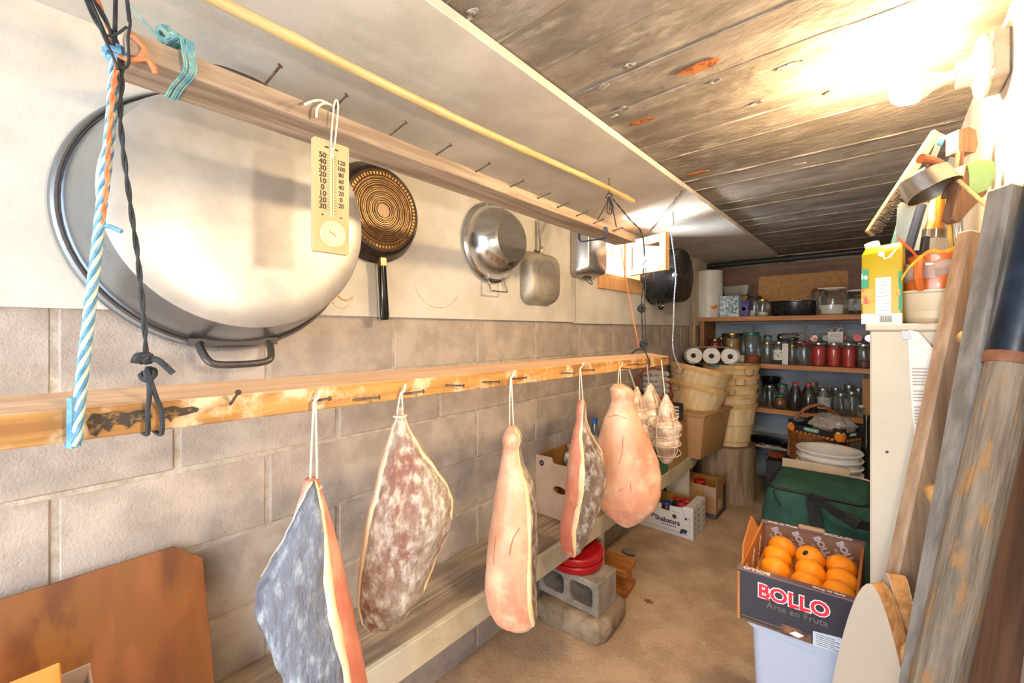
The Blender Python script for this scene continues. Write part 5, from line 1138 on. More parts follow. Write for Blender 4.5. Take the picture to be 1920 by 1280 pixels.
# ================================================================== GREEN COOLER BAG
gb = thing('cooler_bag', 'dark green canvas cooler bag with black straps behind the orange crate', 'bag', (-.25, 2.8, .001))
X0, X1, Y0, Y1, H = -.485, -.005, 2.57, 3.05, .52
def ringb(z, ins, r, sag=0):
    out = []
    for x, y in rrect(X1-X0-2*ins, Y1-Y0-2*ins, r, 5, (X0+X1)/2, (Y0+Y1)/2): out.append(V(x+.008*noise.noise(V(x*6, y*6, z*5)), y+.010*noise.noise(V(x*5, y*7, z*6+9)), z+.008*noise.noise(V(x*7, y*7, 4))))
    return out
part('body', MB().loft([ringb(.002, .03, .06), ringb(.03, .008, .05), ringb(.12, .0, .045), ringb(.25, -.004, .045), ringb(.38, .004, .045), ringb(.46, .016, .05), ringb(.505, .03, .05), ringb(H, .05, .05), ringb(H+.004, .12, .05)]), GREENB, gb, 1, smooth=60)
rim_ = [V(x, y, H-.012+.006*noise.noise(V(x*7, y*7, 4))) for x, y in rrect(X1-X0-.058, Y1-Y0-.058, .05, 6, (X0+X1)/2, (Y0+Y1)/2)]
part('zip', MB().tube(rim_, .008, 6, closed=True), BLACKS, gb, 1)
part('pocket', MB().box((X0+.11, Y0-.016, .05), (X1-.07, Y0+.02, .33)), GREENB, gb, 1, bevel=.014, seg=2)
part('pocket_zip', MB().tube(smoothpath([PY(1450, 918, Y0-.012), PY(1455, 935, Y0-.014), PY(1463, 948, Y0-.012)]), .005, 6), BLACKS, gb, 1)
yv = Y0-.022
part('strap', MB().ribbon(smoothpath([PY(1522, 932, yv), PY(1526, 960, yv), PY(1533, 1000, yv), PY(1540, 1060, yv)]), (1, 0, 0), .052, .004), BLACKS, gb, 1)
part('strap', MB().ribbon(smoothpath([PY(1518, 930, yv-.004), PY(1535, 938, yv-.03), PY(1560, 955, yv-.045), PY(1600, 978, yv-.04), PY(1640, 990, yv-.02)]), (.25, -.2, .95), .045, .006), BLACKS, gb, 1)
part('buckle', MB().box((-.03, -.025, -.006), (.03, .025, .006), axes(PY(1597, 977, yv-.046), (.9, 0, -.4), (.4, 0, .9))), BLACKM, gb, 1, bevel=.004)
# ================================================================== ORANGE CRATE ON WHITE BIN
TZ = .69                                    # top of crate
A0, A1 = V(-.2935, 1.272, 0), V(-.043, 1.297, 0); B0, B1 = V(-.305, 1.655, 0), V(-.035, 1.685, 0)
CHH = .135; CZ = TZ-CHH
wb_ = thing('white_bin', 'tall white plastic bin under the orange crate', 'bin', (-.17, 1.44, 0))
def q4(x0, x1, y0, y1, z, r=.03): return [(x, y, z) for x, y in rrect(x1-x0, y1-y0, r, 5, (x0+x1)/2, (y0+y1)/2)]
part('shell', MB().loft([q4(-.25, -.085, 1.33, 1.60, .001), q4(-.27, -.065, 1.31, 1.63, CZ-.03), q4(-.282, -.055, 1.30, 1.64, CZ-.026), q4(-.282, -.055, 1.30, 1.64, CZ-.003)]), mat('bluish_white_plastic', '#adb4c6', '#a3abbd', 3, .45), wb_, 1, smooth=50)
bo = thing('orange_crate', 'dark printed cardboard crate lettered BOLLO full of oranges', 'crate', (-.17, 1.47, CZ))
DK = mat('dark_crate_card', '#2e2a36', '#282430', 4, .5); MAU = mat('mauve_card', '#7d6265', '#71575a', 5, .7); CIN = mat('crate_inner_card', '#a0785f', '#8f6a52', 5, .75); CSD = mat('crate_side_inner', '#b9763a', '#a9682f', 6, .8)
def up(v, z): return V(v.x, v.y, z)
t_ = .006
def wall(p, q, z0, z1, z2, n, m, name, out=0):      # panel from p to q, heights z1 (at p) z2 (at q), thickness along n
    nn = V(*n).normalized()*t_
    return part(name, MB().hexa([up(p, z0), up(q, z0), up(q, z0)+nn, up(p, z0)+nn, up(p, z1), up(q, z2), up(q, z2)+nn, up(p, z1)+nn]), m, bo, 1)
part('bottom', MB().hexa([up(A0, CZ), up(A1, CZ), up(B1, CZ), up(B0, CZ), up(A0, CZ+.006), up(A1, CZ+.006), up(B1, CZ+.006), up(B0, CZ+.006)]), CARD, bo, 1)
bof = wall(A0, A1, CZ, TZ, TZ, (0, 1, 0), DK, 'front_panel')
bob = wall(B0, B1, CZ, TZ, TZ, (0, -1, 0), CIN, 'back_panel')
wall(A0, B0, CZ, TZ-.005, TZ-.002, (1, 0, 0), CSD, 'side_panel'); wall(A1, B1, CZ, TZ-.03, TZ-.004, (-1, 0, 0), CSD, 'side_panel')
part('side_flap', MB().hexa([up(A0, TZ-.01)+V(0, .05, 0), up(B0, TZ-.01)+V(0, -.06, 0), up(B0, TZ-.01)+V(.004, -.06, 0), up(A0, TZ-.01)+V(.004, .05, 0), up(A0, TZ+.02)+V(-.012, .11, 0), up(B0, TZ+.03)+V(-.02, -.07, 0), up(B0, TZ+.03)+V(-.016, -.07, 0), up(A0, TZ+.02)+V(-.008, .11, 0)]), CSD, bo, 1)
fu = (A1-A0).normalized(); bu = (B1-B0).normalized(); fn = V(fu.y, -fu.x, 0); WF_ = (A1-A0).length; WB_ = (B1-B0).length
part('rim_strip', MB().hexa([up(A0, TZ-.001), up(A1, TZ-.001), up(A1, TZ-.001)-fn*.022, up(A0, TZ-.001)-fn*.022, up(A0, TZ+.003), up(A1, TZ+.003), up(A1, TZ+.003)-fn*.022, up(A0, TZ+.003)-fn*.022]), MAU, bo, 1)
part('rim_strip', MB().hexa([up(B0, TZ-.001), up(B1, TZ-.001), up(B1, TZ-.001)+fn*.022, up(B0, TZ-.001)+fn*.022, up(B0, TZ+.003), up(B1, TZ+.003), up(B1, TZ+.003)+fn*.022, up(B0, TZ+.003)+fn*.022]), MAU, bo, 1)
part('corner_tab', MB().box((-.035, 0, 0), (.035, .018, .012), axes(up(B0, TZ+.003)+bu*.14-V(0, .018, 0), bu, (0, 1, 0))), CARDP, bo, 1, bevel=.003)
Ff = axes(up(A0, CZ)+fn*.0004, fu, (0, 0, 1))         # local x along front, y up
# slab-serif BOLLO: white outline below, red on top
def bollo(M, size, mred, mwhite, name, ext=.0006):
    t = text(bof, 'BOLLO', size, mwhite, M, name+'_outline', bold=size*.075, ext=ext, w=1)
    text(bof, 'BOLLO', size, mred, M @ Matrix.Translation((0, 0, ext*1.6)), name, bold=size*.028, ext=ext, w=1)
    sx = size
    mb = MB(); mw = MB()
    for cx_, kinds in ((-1.33, 'B'), (.02, 'L'), (.58, 'L')):
        for yy in (-.335, .335):
            mw.box((cx_*sx*.82-.17*sx, yy*sx-.075*sx, 0), (cx_*sx*.82+.13*sx, yy*sx+.075*sx, ext), M); mb.box((cx_*sx*.82-.13*sx, yy*sx-.035*sx, ext), (cx_*sx*.82+.09*sx, yy*sx+.035*sx, ext*2.4), M)
    part(name+'_serifs', mb, mred, bof, 1)
bollo(Ff @ Matrix.Translation((.125, .093, 0)), .048, INKR, INKW, 'lettering')
GREYT = mat('gold_grey_ink', '#6f655a', rough=.7)
text(bof, 'Arte en Fruta', .0235, GREYT, Ff @ Matrix.Translation((.133, .062, .0002)), 'lettering', w=1)
text(bof, 'SINCE 1922', .010, mat('dim_ink', '#4c4648', rough=.7), Ff @ Matrix.Translation((.14, .046, .0002)), 'lettering', w=1)
part('gold_line', MB().box((.002, .013, 0), (.1, .0145, .0006), Ff), mat('gold_ink', '#8a7440', rough=.6), bof, 1)
part('photo_print', MB().box((.1, .0, 0), (.165, .026, .0006), Ff), mat('photo_print', '#8a5a3a', '#3a2a26', 30, .6), bof, 1)
part('photo_paper', MB().prism([(.118, .008), (.132, .018), (.15, .014), (.138, .004)], .001, Ff), INKW, bof, 1)
part('sticker', MB().prism([(0, 0), (.065, .004), (.062, .036), (.054, .042), (0, .036)], .001, Ff @ Matrix.Translation((.168, -.002, 0))), mat('pale_sticker', '#c4cedb', '#b4bfcd', 40, .5), bo, 1)
stl = MB()
for i in range(6): stl.box((.174, .004+.005*i, .001), (.222-.01*(i % 2), .0055+.005*i, .0014), Ff)
part('sticker_print', stl, GREYT, bof, 1)
Tf = axes(up(A0, TZ+.0034)-fn*.0, fu, -fn); Tb = axes(up(B0, TZ+.0034)+fn*.022, bu, -fn)
IVO = mat('ivory_ink', '#e0d6c6', rough=.7)
text(bo, 'BOLLO', .018, IVO, Tf @ Matrix.Translation((.045, .011, 0)) @ Matrix.Rotation(math.pi, 4, 'Z'), 'rim_lettering', bold=.0006, w=1, sx=1.1)
text(bo, 'Arte en Fruta', .012, IVO, Tf @ Matrix.Translation((.2, .011, 0)) @ Matrix.Rotation(math.pi, 4, 'Z'), 'rim_lettering', bold=.0004, w=1)
text(bo, 'Arte en Fruta', .015, IVO, Tb @ Matrix.Translation((.06, .011, 0)), 'rim_lettering', bold=.0005, w=1)
text(bo, 'BOLLO', .021, IVO, Tb @ Matrix.Translation((.205, .011, 0)), 'rim_lettering', bold=.0008, w=1, sx=1.1)
Fb = axes(up(B0, CZ)+V(0, -t_-.0006, 0), bu, (0, 0, 1))
LIL = mat('pale_lilac_ink', '#cfc6cf', rough=.7)
for i in range(4):
    Mi = Fb @ Matrix.Translation((.055+.058*i, .085, 0)) @ Matrix.Rotation(-1.05, 4, 'Z')
    text(bob, 'BOLLO', .026, LIL, Mi, 'inner_lettering', bold=.0012, w=1); text(bob, 'CLASSIC', .011, LIL, Mi @ Matrix.Translation((-.004, -.021, 0)), 'inner_lettering', bold=.0003, w=1)
Fs = axes(up(A0, CZ)+V(t_+.0006, 0, 0), (B0-A0).normalized(), (0, 0, 1))
for i in range(3): text(bo, 'BOLLO', .03, IVO, Fs @ Matrix.Translation((.07+.11*i, .07, 0)) @ Matrix.Rotation(.9, 4, 'Z') @ Matrix.Diagonal((-1, 1, 1, 1)) , 'inner_lettering', bold=.001, w=1)
# oranges
OR = [(1474, 1043, .655), (1474, 1062, .655), (1475, 1082, .655), (1519, 1058, .66), (1521, 1082, .655), (1522, 1104, .652), (1563, 1068, .652), (1588, 1092, .65), (1573, 1110, .65)]
locs = []
for i, (px, py, z) in enumerate(OR):
    p = PZ(px, py, z); locs.append(p)
grid = [(-.235, 1.572), (-.235, 1.495), (-.228, 1.418), (-.158, 1.545), (-.150, 1.465), (-.150, 1.385), (-.085, 1.555), (-.079, 1.47), (-.082, 1.392)]
OL = ['back left orange against the printed crate wall', 'left orange in the middle row of the crate', 'front left orange nearest the crate lettering', 'raised orange with an oval dark sticker', 'orange below the stickered one, crate centre', 'front middle orange at the crate edge', 'deeper-coloured orange at the back right of the crate', 'rightmost orange by the crate side', 'front right orange in the crate corner']
om = None
pt_ = MB().lathe([(0, 0), (.20, 0), (.20, .026), (0, .026)], 4)
solo('crate_tray', MB().hexa([up(A0, CZ+.0065)+V(.012, .012, 0), up(A1, CZ+.0065)+V(-.012, .012, 0), up(B1, CZ+.0065)+V(-.012, -.012, 0), up(B0, CZ+.0065)+V(.012, -.012, 0), up(A0, CZ+.055)+V(.012, .012, 0), up(A1, CZ+.055)+V(-.012, .012, 0), up(B1, CZ+.055)+V(-.012, -.012, 0), up(B0, CZ+.055)+V(.012, -.012, 0)]), CSD, 'brown cardboard tray under the oranges in the crate', 'tray')
for i, (x, y) in enumerate(grid):
    o = thing('orange', OL[i], 'orange', (x, y, CZ+.0555+(.006 if i == 3 else 0)), random.uniform(0, 6), group='oranges in the dark crate')
    r = .0375
    rows = []
    if om is None:
        om = MB().ball((0, 0, r*.97), r, 28, 18, sq=(1, 1, .97)).mesh('peel', smooth=180); om.materials.append(ORANGE)
    part('peel', om, None, o)
    part('navel', MB().lathe([(.004, r*1.915), (.002, r*1.93), (0, r*1.925)], 8, caps=False), mat('navel', '#a87a28', rough=.7), o)
    if i == 3: part('sticker', MB().lathe([(.009, 0), (.009, .0006)], 16, frame(V(0, 0, r)+(Matrix.Rotation(-o.rotation_euler.z, 3, 'Z') @ V(-.25, -.72, .65)).normalized()*r, V(0, 0, r)+(Matrix.Rotation(-o.rotation_euler.z, 3, 'Z') @ V(-.25, -.72, .65)).normalized()*.06)[0] @ Matrix.Diagonal((1, .65, 1, 1))), INKB, o)
# ================================================================== CREAM CABINET
KX0, KY0, KY1, KZ = -.0175, 1.285, 1.72, 1.355
kb = thing('cream_cabinet', 'tall narrow cream painted cabinet against the right wall', 'cabinet', (.09, 1.5, 0))
part('body', MB().box((KX0, KY0, 0), (XR-.003, KY1, KZ-.016)), CREAM, kb, 1, bevel=.003)
part('top', MB().box((KX0-.008, KY0-.008, KZ-.016), (XR-.003, KY1, KZ)), CREAM, kb, 1, bevel=.003)
part('hinge_hole', MB().lathe([(.003, 0), (.003, .001)], 10, axes(PY(1663, 847, KY0-.0006), (1, 0, 0), (0, 0, 1))), BLACKM, kb, 1)
pp = thing('paper_list', 'curling typed paper list taped to the cream cabinet', 'paper', PY(1740, 850, KY0-.003))
yq = KY0-.0035
def pq(px, py, dy=0): return PY(px, py, yq-dy)
rows = [[pq(1703, 640), pq(1730, 640), pq(1764, 668, .012)], [pq(1706, 700), pq(1735, 700), pq(1766, 700, .008)], [pq(1710, 770), pq(1738, 770), pq(1766, 770, .004)], [pq(1718, 855), pq(1740, 857), pq(1762, 860, .004)]]
part('sheet', MB().loft(rows, False, False), mat('paper', '#e4dcd2', '#d9d0c6', 6, .8), pp, 1)
part('folded_corner', MB().add([pq(1702, 618, .002), pq(1722, 622, .003), pq(1768, 674, .018), pq(1703, 645, .002)], [(0, 1, 2, 3)]), mat('paper_back', '#efe2d6', '#e2cfc4', 10, .8), pp, 1)
ln = MB()
for i in range(26):
    v = 690+i*6; x_ = 1709+(v-690)*.06; e_ = random.uniform(1735, 1756)
    if i in (6, 11, 18): continue
    ln.add([pq(x_, v, .0052), pq(e_, v+.6, .0085), pq(e_, v+2.2, .0085), pq(x_, v+1.8, .0052)], [(0, 1, 2, 3)])
part('typed_lines', ln, mat('typed_ink', '#9a938d', rough=.9), pp, 1)
part('tape', MB().add([pq(1690, 620, .003), pq(1708, 621, .004), pq(1711, 637, .004), pq(1692, 635, .003)], [(0, 1, 2, 3)]), mat('grey_tape', '#a9aaae', rough=.4), pp, 1)
# ---- juice carton
jc = thing('juice_carton', 'yellow juice carton with white screw cap on the cream cabinet', 'carton', (.006, 1.345, KZ), math.radians(-6))
YEL = mat('yellow_card', '#b59d0a', '#ad9405', 3, .4); hw = .036
jcb = part('body', MB().loft([[(-hw, -hw, 0), (hw, -hw, 0), (hw, hw, 0), (-hw, hw, 0)], [(-hw, -hw, .165), (hw, -hw, .172), (hw, hw, .185), (-hw, hw, .18)], [(-hw+.006, -hw+.014, .182), (hw-.002, -hw+.014, .189), (hw-.002, hw, .196), (-hw+.006, hw, .19)]]), YEL, jc, bevel=.003)
part('cap', MB().lathe([(.0145, 0), (.0145, .014), (.013, .0155), (0, .0155)], 20, Matrix.Translation((-.018, -.004, .182)) @ Matrix.Rotation(-.25, 4, 'Y')), WHITEP, jc)
Fj = axes((-hw, -hw-.0006, 0), (1, 0, 0), (0, 0, 1))
part('white_base', MB().box((0, 0, -.0), (2*hw, .024, .0007), Fj).box((.026, .02, 0), (.053, .108, .0007), Fj), INKW, jcb)
part('green_panel', MB().box((.0, .085, 0), (.013, .13, .0007), Fj).box((.066, .03, 0), (2*hw, .12, .0006), Fj), mat('green_print', '#1f8a5a', rough=.5), jcb)
part('fruit_print', MB().box((.0, .048, 0), (.024, .083, .0007), Fj).box((.058, .064, 0), (.068, .08, .0008), Fj), mat('fruit_print', '#d89a1a', '#c8402a', 45, .5, lo=.5, hi=.62), jcb, kind='stuff')
part('swoosh', MB().prism([(.043, .150), (.053, .154), (.064, .172), (.060, .171), (.052, .160)], .0009, Fj).prism(ell(.006, .006, 14), .0009, Fj @ Matrix.Translation((.036, .163, 0))).prism([(.037, .160), (.041, .160), (.044, .151), (.041, .150)], .0009, Fj), INKW, jcb)
bc_ = MB()
for i in range(16): bc_.box((.033+.0014*i, .004, .0007), (.033+.0014*i+(.0009 if i % 3 else .0005), .019, .0011), Fj)
for i in range(9): bc_.box((.028, .03+.0085*i, .0007), (.051-.004*(i % 2), .0307+.0085*i, .001), Fj)
part('barcode', bc_, INKG, jcb)
text(jcb, 'le', .018, INKW, Fj @ Matrix.Translation((.006, .112, .0009)), 'lettering', bold=.0003)
# ---- tub and clay jug with tools
tbm = thing('cream_tub', 'oval cream plastic tub on the cream cabinet', 'tub', (.098, 1.36, KZ))
part('shell', MB().lathe([(0, 0), (.052, 0), (.056, .006), (.066, .068), (.071, .070), (.071, .075), (.064, .075), (.058, .012), (0, .010)], 36, Matrix.Diagonal((1, .9, 1, 1)), caps=False), mat('cream_plastic', '#c4b496', '#bba987', 3, .4), tbm)
jg = thing('clay_jug', 'orange glazed clay jug standing in the cream tub', 'jug', (.098, 1.36, KZ+.011))
CLAY = mat('orange_clay', '#c4692f', '#b3561f', 5, .3, coat=.5)
part('body', MB().lathe([(0, 0), (.04, 0), (.05, .02), (.056, .07), (.055, .1), (.047, .13), (.05, .142), (.046, .144), (.042, .13), (.048, .1), (.05, .06), (.036, .008), (0, .008)], 32, caps=False), CLAY, jg)
part('handle', MB().tube(smoothpath([(-.03, -.045, .13), (-.034, -.066, .12), (-.034, -.07, .09), (-.03, -.055, .065)]), [.008]*19, 8), CLAY, jg)
part('handle', MB().tube(smoothpath([(.04, -.03, .13), (.062, -.04, .12), (.064, -.042, .09), (.05, -.032, .065)]), .008, 8), CLAY, jg)
crumple('plastic_wrap', 'clear plastic film around the clay jug', (.098, 1.36, KZ+.115), .063, FILM, 31, cat='film', sq=(1, .95, .62), amp=.12)
solo('orange_straw', MB().ribbon([PF(1684, 447, .93), PF(1710, 470, .93), PF(1726, 490, .935)], (0, 0, 1), .006, .002), mat('orange_plastic', '#e0562a', rough=.4), 'bright orange plastic strip poking from the clay jug', 'strip')
solo('yellow_peel', MB().ribbon(smoothpath([PF(1690, 525, .925), PF(1702, 505, .92), PF(1722, 485, .92), PF(1745, 470, .925), PF(1770, 472, .925), PF(1792, 462, .93)]), (0, .3, 1), .008, .002), mat('yellow_plastic', '#d9b62a', '#c87a2a', 30, .4), 'twisted yellow plastic ribbon round the clay jug rim', 'ribbon')
# ---- tools leaning on the wall above the cabinet
def stick(name, label, a, b_, w, t, m, cat, xd=(1, 0, 0), bevel=.001, extra=None):
    M_, L = frame(a, b_, xd); root = thing(name, label, cat, M=M_)
    part('shaft', MB().box((-w/2, -t/2, 0), (w/2, t/2, L)), m, root, bevel=bevel)
    if extra: extra(root, L)
    return root
WD = woody('tool_wood', '#a2855f', '#846644', 'Z', 4); WD2 = woody('dark_tool_wood', '#7d5a40', '#5f422d', 'Z', 4)
vd = V(CS, SN, 0)
def bristles(root, L):
    mb = MB()
    for i in range(25):
        for j in range(4): mb.tube([(-.0085+.0055*j, -.004, .004+.006*i), (-.0085+.0055*j+.002*math.sin(i*2.1), -.022, .003+.006*i+.002*math.cos(i))], .0016, 5)
    part('bristles', mb, mat('grey_bristle', '#6d6258', '#4a4138', 60, .6, metal=.3), root)
stick('wire_brush', 'long wooden wire brush leaning beside the steel saucepan', PF(1630, 438, 1.08), PF(1756, 248, 1.08), .022, .01, WD, 'brush', xd=vd, extra=bristles)
o = stick('blue_scraper', 'white stick with blue tip behind the wire brush', PF(1735, 330, 1.10), PF(1768, 252, 1.10), .014, .004, mat('white_stick', '#d8d4cc', rough=.5), 'stick', xd=vd)
part('blue_tip', MB().box((-.0075, -.0026, .085), (.0075, .0026, .1148)), mat('sky_blue', '#5aa7cf', rough=.5), o)
md = (vd*.50+V(0, 0, -.74)-V(R(1740, HZ).x, R(1740, HZ).y, 0)*.30).normalized()
sp_ = thing('saucepan', 'small steel saucepan tipped mouth-down over the tools', 'saucepan', M=frame(PF(1727, 330, .99), PF(1727, 330, .99)+md, vd)[0])
part('pan', MB().lathe([(0, 0), (.044, 0), (.048, .005), (.050, .046), (.052, .048), (.0485, .047), (.0465, .006), (0, .003)], 44, caps=False), STEELB, sp_)
part('handle', MB().tube([PF(1762, 308, .955), PF(1745, 300, .95), PF(1726, 297, .95)], [.009, .010, .011], 10), mat('red_brown_wood', '#8a4a2a', '#6d3519', 12, .4), sp_, 1)
def brush(label, a, b_, w, hc, bc):
    M_, L = frame(a, b_, vd); root = thing('paint_brush', label, 'brush', M=M_)
    part('bristles', MB().loft([[(x*w*.55, y*.006, 0) for x, y in ((-1, -1), (1, -1), (1, 1), (-1, 1))], [(x*w*.5, y*.007, L*.32) for x, y in ((-1, -1), (1, -1), (1, 1), (-1, 1))]]), mat('bristle_'+bc[1:], bc, rough=.9), root)
    part('ferrule', MB().box((-w*.52, -.008, L*.3), (w*.52, .008, L*.46)), SILV, root, bevel=.002)
    part('handle', MB().loft([[(x*q, y*.006, z*L) for x, y in ((-1, -.7), (-.7, -1), (.7, -1), (1, -.7), (1, .7), (.7, 1), (-.7, 1), (-1, .7))] for q, z in ((w*.45, .46), (w*.22, .6), (w*.28, .8), (w*.2, 1))]), hc, root, smooth=60)
brush('paint brush with dark bristles standing behind the jug', PF(1738, 478, 1.06), PF(1752, 372, 1.06), .028, mat('pale_handle', '#c9a04a', '#d9d4c0', 20, .5), '#2c2a30')
brush('paint brush with orange handle and steel ferrule', PF(1757, 482, 1.02), PF(1764, 365, 1.02), .026, mat('orange_handle', '#c87a2a', rough=.4), '#b9ad98')
for i, (a, b_, m, nm, lb_) in enumerate((((1784, 478), (1776, 372), mat('yellow_rod', '#d0a83a', rough=.5), 'thin_rod', 'thin yellow rod among the tools'), ((1792, 478), (1782, 366), STEEL, 'steel_rod', 'left thin steel rod among the tools'), ((1806, 478), (1796, 362), STEEL, 'steel_rod', 'right thin steel rod among the tools'))):
    solo(nm, MB().tube([PF(*a, 1.0), PF(*b_, 1.0)], .004, 8), m, lb_, 'rod')
solo('old_pliers', MB().tube(smoothpath([PF(1800, 285, .98), PF(1796, 320, .98), PF(1790, 345, .98), PF(1785, 380, .98)]), .007, 8).tube(smoothpath([PF(1770, 372, .98), PF(1780, 350, .975), PF(1792, 345, .975), PF(1796, 392, .98), PF(1786, 402, .98)]), .006, 8), mat('rusty_iron', '#7a5742', '#5a3d2d', 30, .6, metal=.4), 'rusty iron pincers hanging over the tools', 'pincers')
solo('wood_block', MB().prism([(-.022, -.028), (.018, -.03), (.024, -.012), (.02, .022), (.002, .03), (-.022, .024)], .03, axes(PF(1790, 272, 1.03), vd, (0, 0, 1))), woody('rough_block', '#937860', '#755a40', 'Z', 4), 'rough broken wood block behind the saucepan', 'wood')
gw_ = thing('green_painted_wood', 'broken wood offcut with flaking green paint leaning on the wall', 'wood', PF(1826, 420, .945))
part('wood', MB().prism([(-.058, -.075), (-.045, -.02), (-.03, .045), (.0, .055), (.032, .05), (.034, .02), (.02, -.02), (-.02, -.06), (-.04, -.085)], .028, axes(PF(1822, 350, .955), vd, (0, 0, 1)) @ Matrix.Translation((0, 0, -.014))), WD2, gw_, 1, bevel=.003)
part('green_paint', MB().prism([(-.026, .047), (.0, .056), (.033, .051), (.0345, .015), (.018, -.012), (-.004, -.02), (-.022, -.012), (-.022, .02)], .0015, axes(PF(1822, 350, .955), vd, (0, 0, 1)) @ Matrix.Translation((0, 0, .0142))), mat('flaking_green', '#7fa56f', '#93b484', 12, .6, c3='#8a7a55', s3=18, lo3=.66, hi3=.7), gw_, 1)
solo('bamboo_skewer', MB().tube([PF(1797, 338, .94), PF(1864, 399, .885)], .004, 8), BAMB, 'short bamboo stick poking right from the tools', 'stick')
solo('blue_folder', MB().box((-.06, -.055, 0), (.035, .07, .003), axes(PF(1722, 430, 1.12), vd, V(.12, 0, 1))), mat('pale_blue_sheet', '#a9bdc9', '#94aab8', 5, .4), 'pale blue plastic sheet standing behind the jug', 'sheet')
solo('dark_tube', MB().tube([PF(1703, 470, 1.06), PF(1728, 385, 1.06)], .010, 10), mat('dark_blue_tube', '#2a3348', rough=.4), 'dark tube leaning between carton and saucepan', 'tube')
solo('teal_carton', MB().prism([(-.03, -.03), (.03, -.03), (.035, .035), (-.01, .04)], .03, axes(PF(1690, 438, 1.16), vd, (0, 0, 1))), mat('teal_card', '#3a7d7a', '#9db5b0', 12, .5), 'teal packet behind the yellow juice carton', 'packet')
# ================================================================== LAMP
lamp = thing('wall_lamp', 'bare glowing bulb in a white porcelain holder on the right wall', 'lamp', (XR-.004, 1.385, 1.918))
ax = V(-1, -.05, -.035).normalized()
B0_ = V(XR-.03, 1.385, 1.920); M_, _ = frame(B0_, B0_+ax)
part('junction_box', MB().box((XR-.030, 1.325, 1.87), (XR-.0005, 1.435, 1.968)), mat('galvanised', '#b9b6b0', '#96938d', 20, .4, metal=.7), lamp, 1, bevel=.004)
PORC = mat('white_porcelain', '#e6dfd2', rough=.25)
part('base_plate', MB().lathe([(0, 0), (.064, 0), (.067, .006), (.062, .012), (.042, .017), (.032, .022), (.030, .045), (.0245, .047), (0, .047)], 32, M_, caps=False), PORC, lamp, 1, smooth=40)
part('bulb_neck', MB().lathe([(.0135, .045), (.0135, .062), (.0165, .067), (.020, .082)], 24, M_), WHITEP, lamp, 1)
bm = bpy.data.materials.new('glowing_bulb'); bm.use_nodes = True; nb = bm.node_tree.nodes['Principled BSDF']; nb.inputs['Emission Color'].default_value = (1, .72, .40, 1); nb.inputs['Emission Strength'].default_value = BULB_STRENGTH
part('bulb_collar', MB().lathe([(.020, .082), (.029, .093), (.0345, .106)], 32, M_, caps=False), WHITEP, lamp, 1, smooth=180)
part('bulb_globe', MB().lathe([(.0345, .106), (.0362, .115), (.0358, .128), (.0315, .143), (.022, .154), (.011, .159), (0, .1605)], 32, M_, caps=False), bm, lamp, 1, smooth=180)
# ================================================================== LADDER, POLES AND BOARDS AT THE RIGHT
W_LAD = woody('ladder_brown', '#a58a70', '#85694f', 'Z', 3, c3='#6b5240', lo3=.66, hi3=.76); W_GREY = woody('ladder_grey', '#857f78', '#625c55', 'Z', 3)
T1 = PF(1836, 439, .85); D1 = PF(1697, 1100, .835); dirv = (D1-T1)/(D1.z-T1.z); Ft = T1+dirv*(0-T1.z)
la_ = thing('wooden_ladder', 'old wooden ladder with dowel rungs leaning by the cream cabinet', 'ladder', Ft)
M_, L = frame(Ft, T1, vd)
part('rail', MB().box((-.034, -.014, 0), (.030, .014, L), M_), W_LAD, la_, 1, bevel=.004)
T2 = PF(1902, 356, .70); D2 = PF(1762, 1141, .66); d2 = (D2-T2)/(D2.z-T2.z); F2_ = T2+d2*(0-T2.z)
M2, L2 = frame(F2_, T2, vd)
part('rail', MB().box((-.028, -.019, 0), (.026, .019, L2), M2), W_GREY, la_, 1, bevel=.005, label='weathered grey ladder rail')
for py in (632, 905, 1150):
    xl = 1822+(py-632)*-.19
    a = T1+dirv*(PF(xl, py, .86).z-T1.z)+vd*.012; b_ = T2+d2*(a.z-T2.z)
    part('rung', MB().tube([a+(a-b_).normalized()*.02, b_], .0155, 14), mat('rung_wood', '#c9a878', '#b8945f', 20, .6), la_, 1)
pa, pb = PF(1750, 1300, .56), PF(1924, 560, .60); M3, L3 = frame(pa+(pa-pb)*.35, pb+(pb-pa)*.25, vd)
po_ = thing('rusty_post', 'round weathered post with rust patches and dark blue steel sleeve', 'post', M=M3)
RPM = mat('weathered_rusty_post', '#75695a', '#574c3f', 7, .7, st=(12, 12, 1), bump=.4, bs=14, c3='#7f5c34', s3=26, lo3=.52, hi3=.66, st3=(1.5, 1.5, .6))
part('shaft', MB().tube([(0, 0, L3*i/20) for i in range(21)], .026, 18), RPM, po_)
zs = L3*.735
part('steel_sleeve', MB().lathe([(.0275, zs), (.0285, zs+.006), (.0285, zs+.3), (.026, zs+.302)], 20), mat('blue_black_steel', '#26364a', '#121a26', 12, .35, metal=.5, c3='#5f7488', s3=16, lo3=.62, hi3=.7), po_)
part('rusty_band', MB().lathe([(.028, zs-.004), (.0295, zs+.006), (.0285, zs+.012)], 20), mat('rust_band', '#7a4c30', '#54321f', 30, .7), po_)
pa, pb = PF(1822, 1330, .64), PF(1930, 560, .68); M4, L4 = frame(pa, pb, vd)
bp_ = thing('brown_plank', 'brown plank with a dark knot hole behind the rusty post', 'plank', M=M4)
part('plank', MB().box((-.02, .012, 0), (.085, .034, L4)), woody('brown_plank', '#75513a', '#5a3c2a', 'Z', 3), bp_, bevel=.003)
kq = PF(1866, 1045, .60); lk = M4.inverted() @ kq
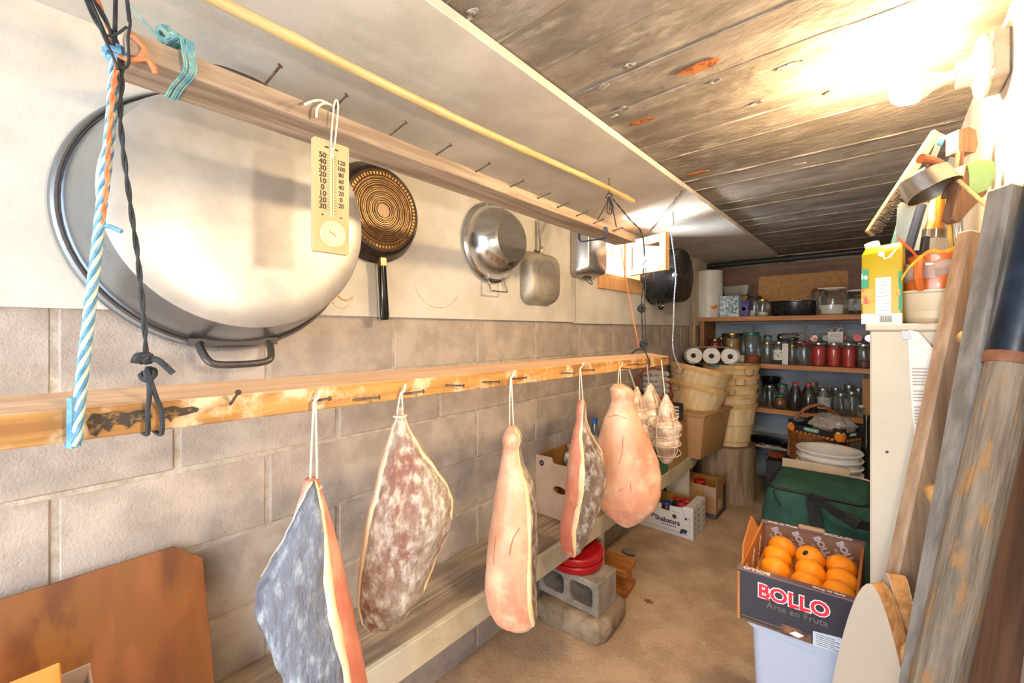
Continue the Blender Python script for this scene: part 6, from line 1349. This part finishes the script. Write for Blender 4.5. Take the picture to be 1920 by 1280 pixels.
part('knot', MB().lathe([(.016, 0), (.013, .003), (0, .004)], 18, Matrix.Translation((lk.x, .0115, lk.z)) @ Matrix.Rotation(math.pi/2, 4, 'X') @ Matrix.Diagonal((1, 1.2, 1, 1))), mat('knot_dark', '#2a1c14', '#3c281c', 40, .8), bp_)
# round-cornered laminate leaves
LAM = mat('white_laminate', '#b8ab9b', '#aea190', 3, .35); CHIP = mat('chip_edge', '#b98550', '#9a6a38', 60, .85, bump=.4, bs=120)
def leaf(label, tip, L0, R0, th, zt):
    u = V(R0.x-L0.x, R0.y-L0.y, 0).normalized(); nrm = V(u.y, -u.x, 0)
    if nrm.dot(V(tip.x, tip.y, 0)) > 0: nrm = -nrm
    root = thing('table_leaf', label, 'table leaf', (tip.x, tip.y, 0), group='laminated table leaves stood on end')
    out = []; W = .25
    tx = 0; L0 = V(tip.x, tip.y, 0)
    for i in range(33):
        s_ = -1+2*i/32; x = W*(.5*s_)
        out.append((tx+x+.0, zt*(1)-.55*abs(s_)**1.75*1.0))
    out += [(tx+W*.5, .0), (tx-W*.5, .0)]
    Mf = axes(V(L0.x, L0.y, 0), u, (0, 0, 1))
    if Mf.col[2].xyz.dot(nrm) < 0: Mf = axes(V(L0.x, L0.y, 0)+u*(2*tx), -u, (0, 0, 1))
    part('core', MB().prism(out, th, Mf @ Matrix.Translation((0, 0, -th))), CHIP, root, 1, smooth=30)
    part('laminate', MB().prism([(x*1+0, z) for x, z in out], .0012, Mf), LAM, root, 1, smooth=30)
    part('laminate', MB().prism(out, .0012, Mf @ Matrix.Translation((0, 0, -th-.0012))), LAM, root, 1, smooth=30)
tp = PF(1634, 1094, .80)
leaf('front cream laminate table leaf with rounded top and raw chipboard edge', tp, PF(1555, 1280, .84), PF(1676, 1261, .72), .026, tp.z)
tp2 = PF(1664, 1074, .815)
leaf('rear cream laminate table leaf with raw chipboard edge', tp2, PF(1655, 1280, .86), PF(1725, 1261, .74), .026, tp2.z)

mb = MB().tube(smoothpath([V(XR-.006, 1.18, 1.96), V(XR-.006, 1.16, 1.8), V(XR-.005, 1.15, 1.66), V(XR-.006, 1.17, 1.58)]), .004, 8)
solo('grey_cable', mb, mat('grey_cable', '#8d8a86', rough=.5), 'thin grey cable running down the right wall below the lamp', 'cable')
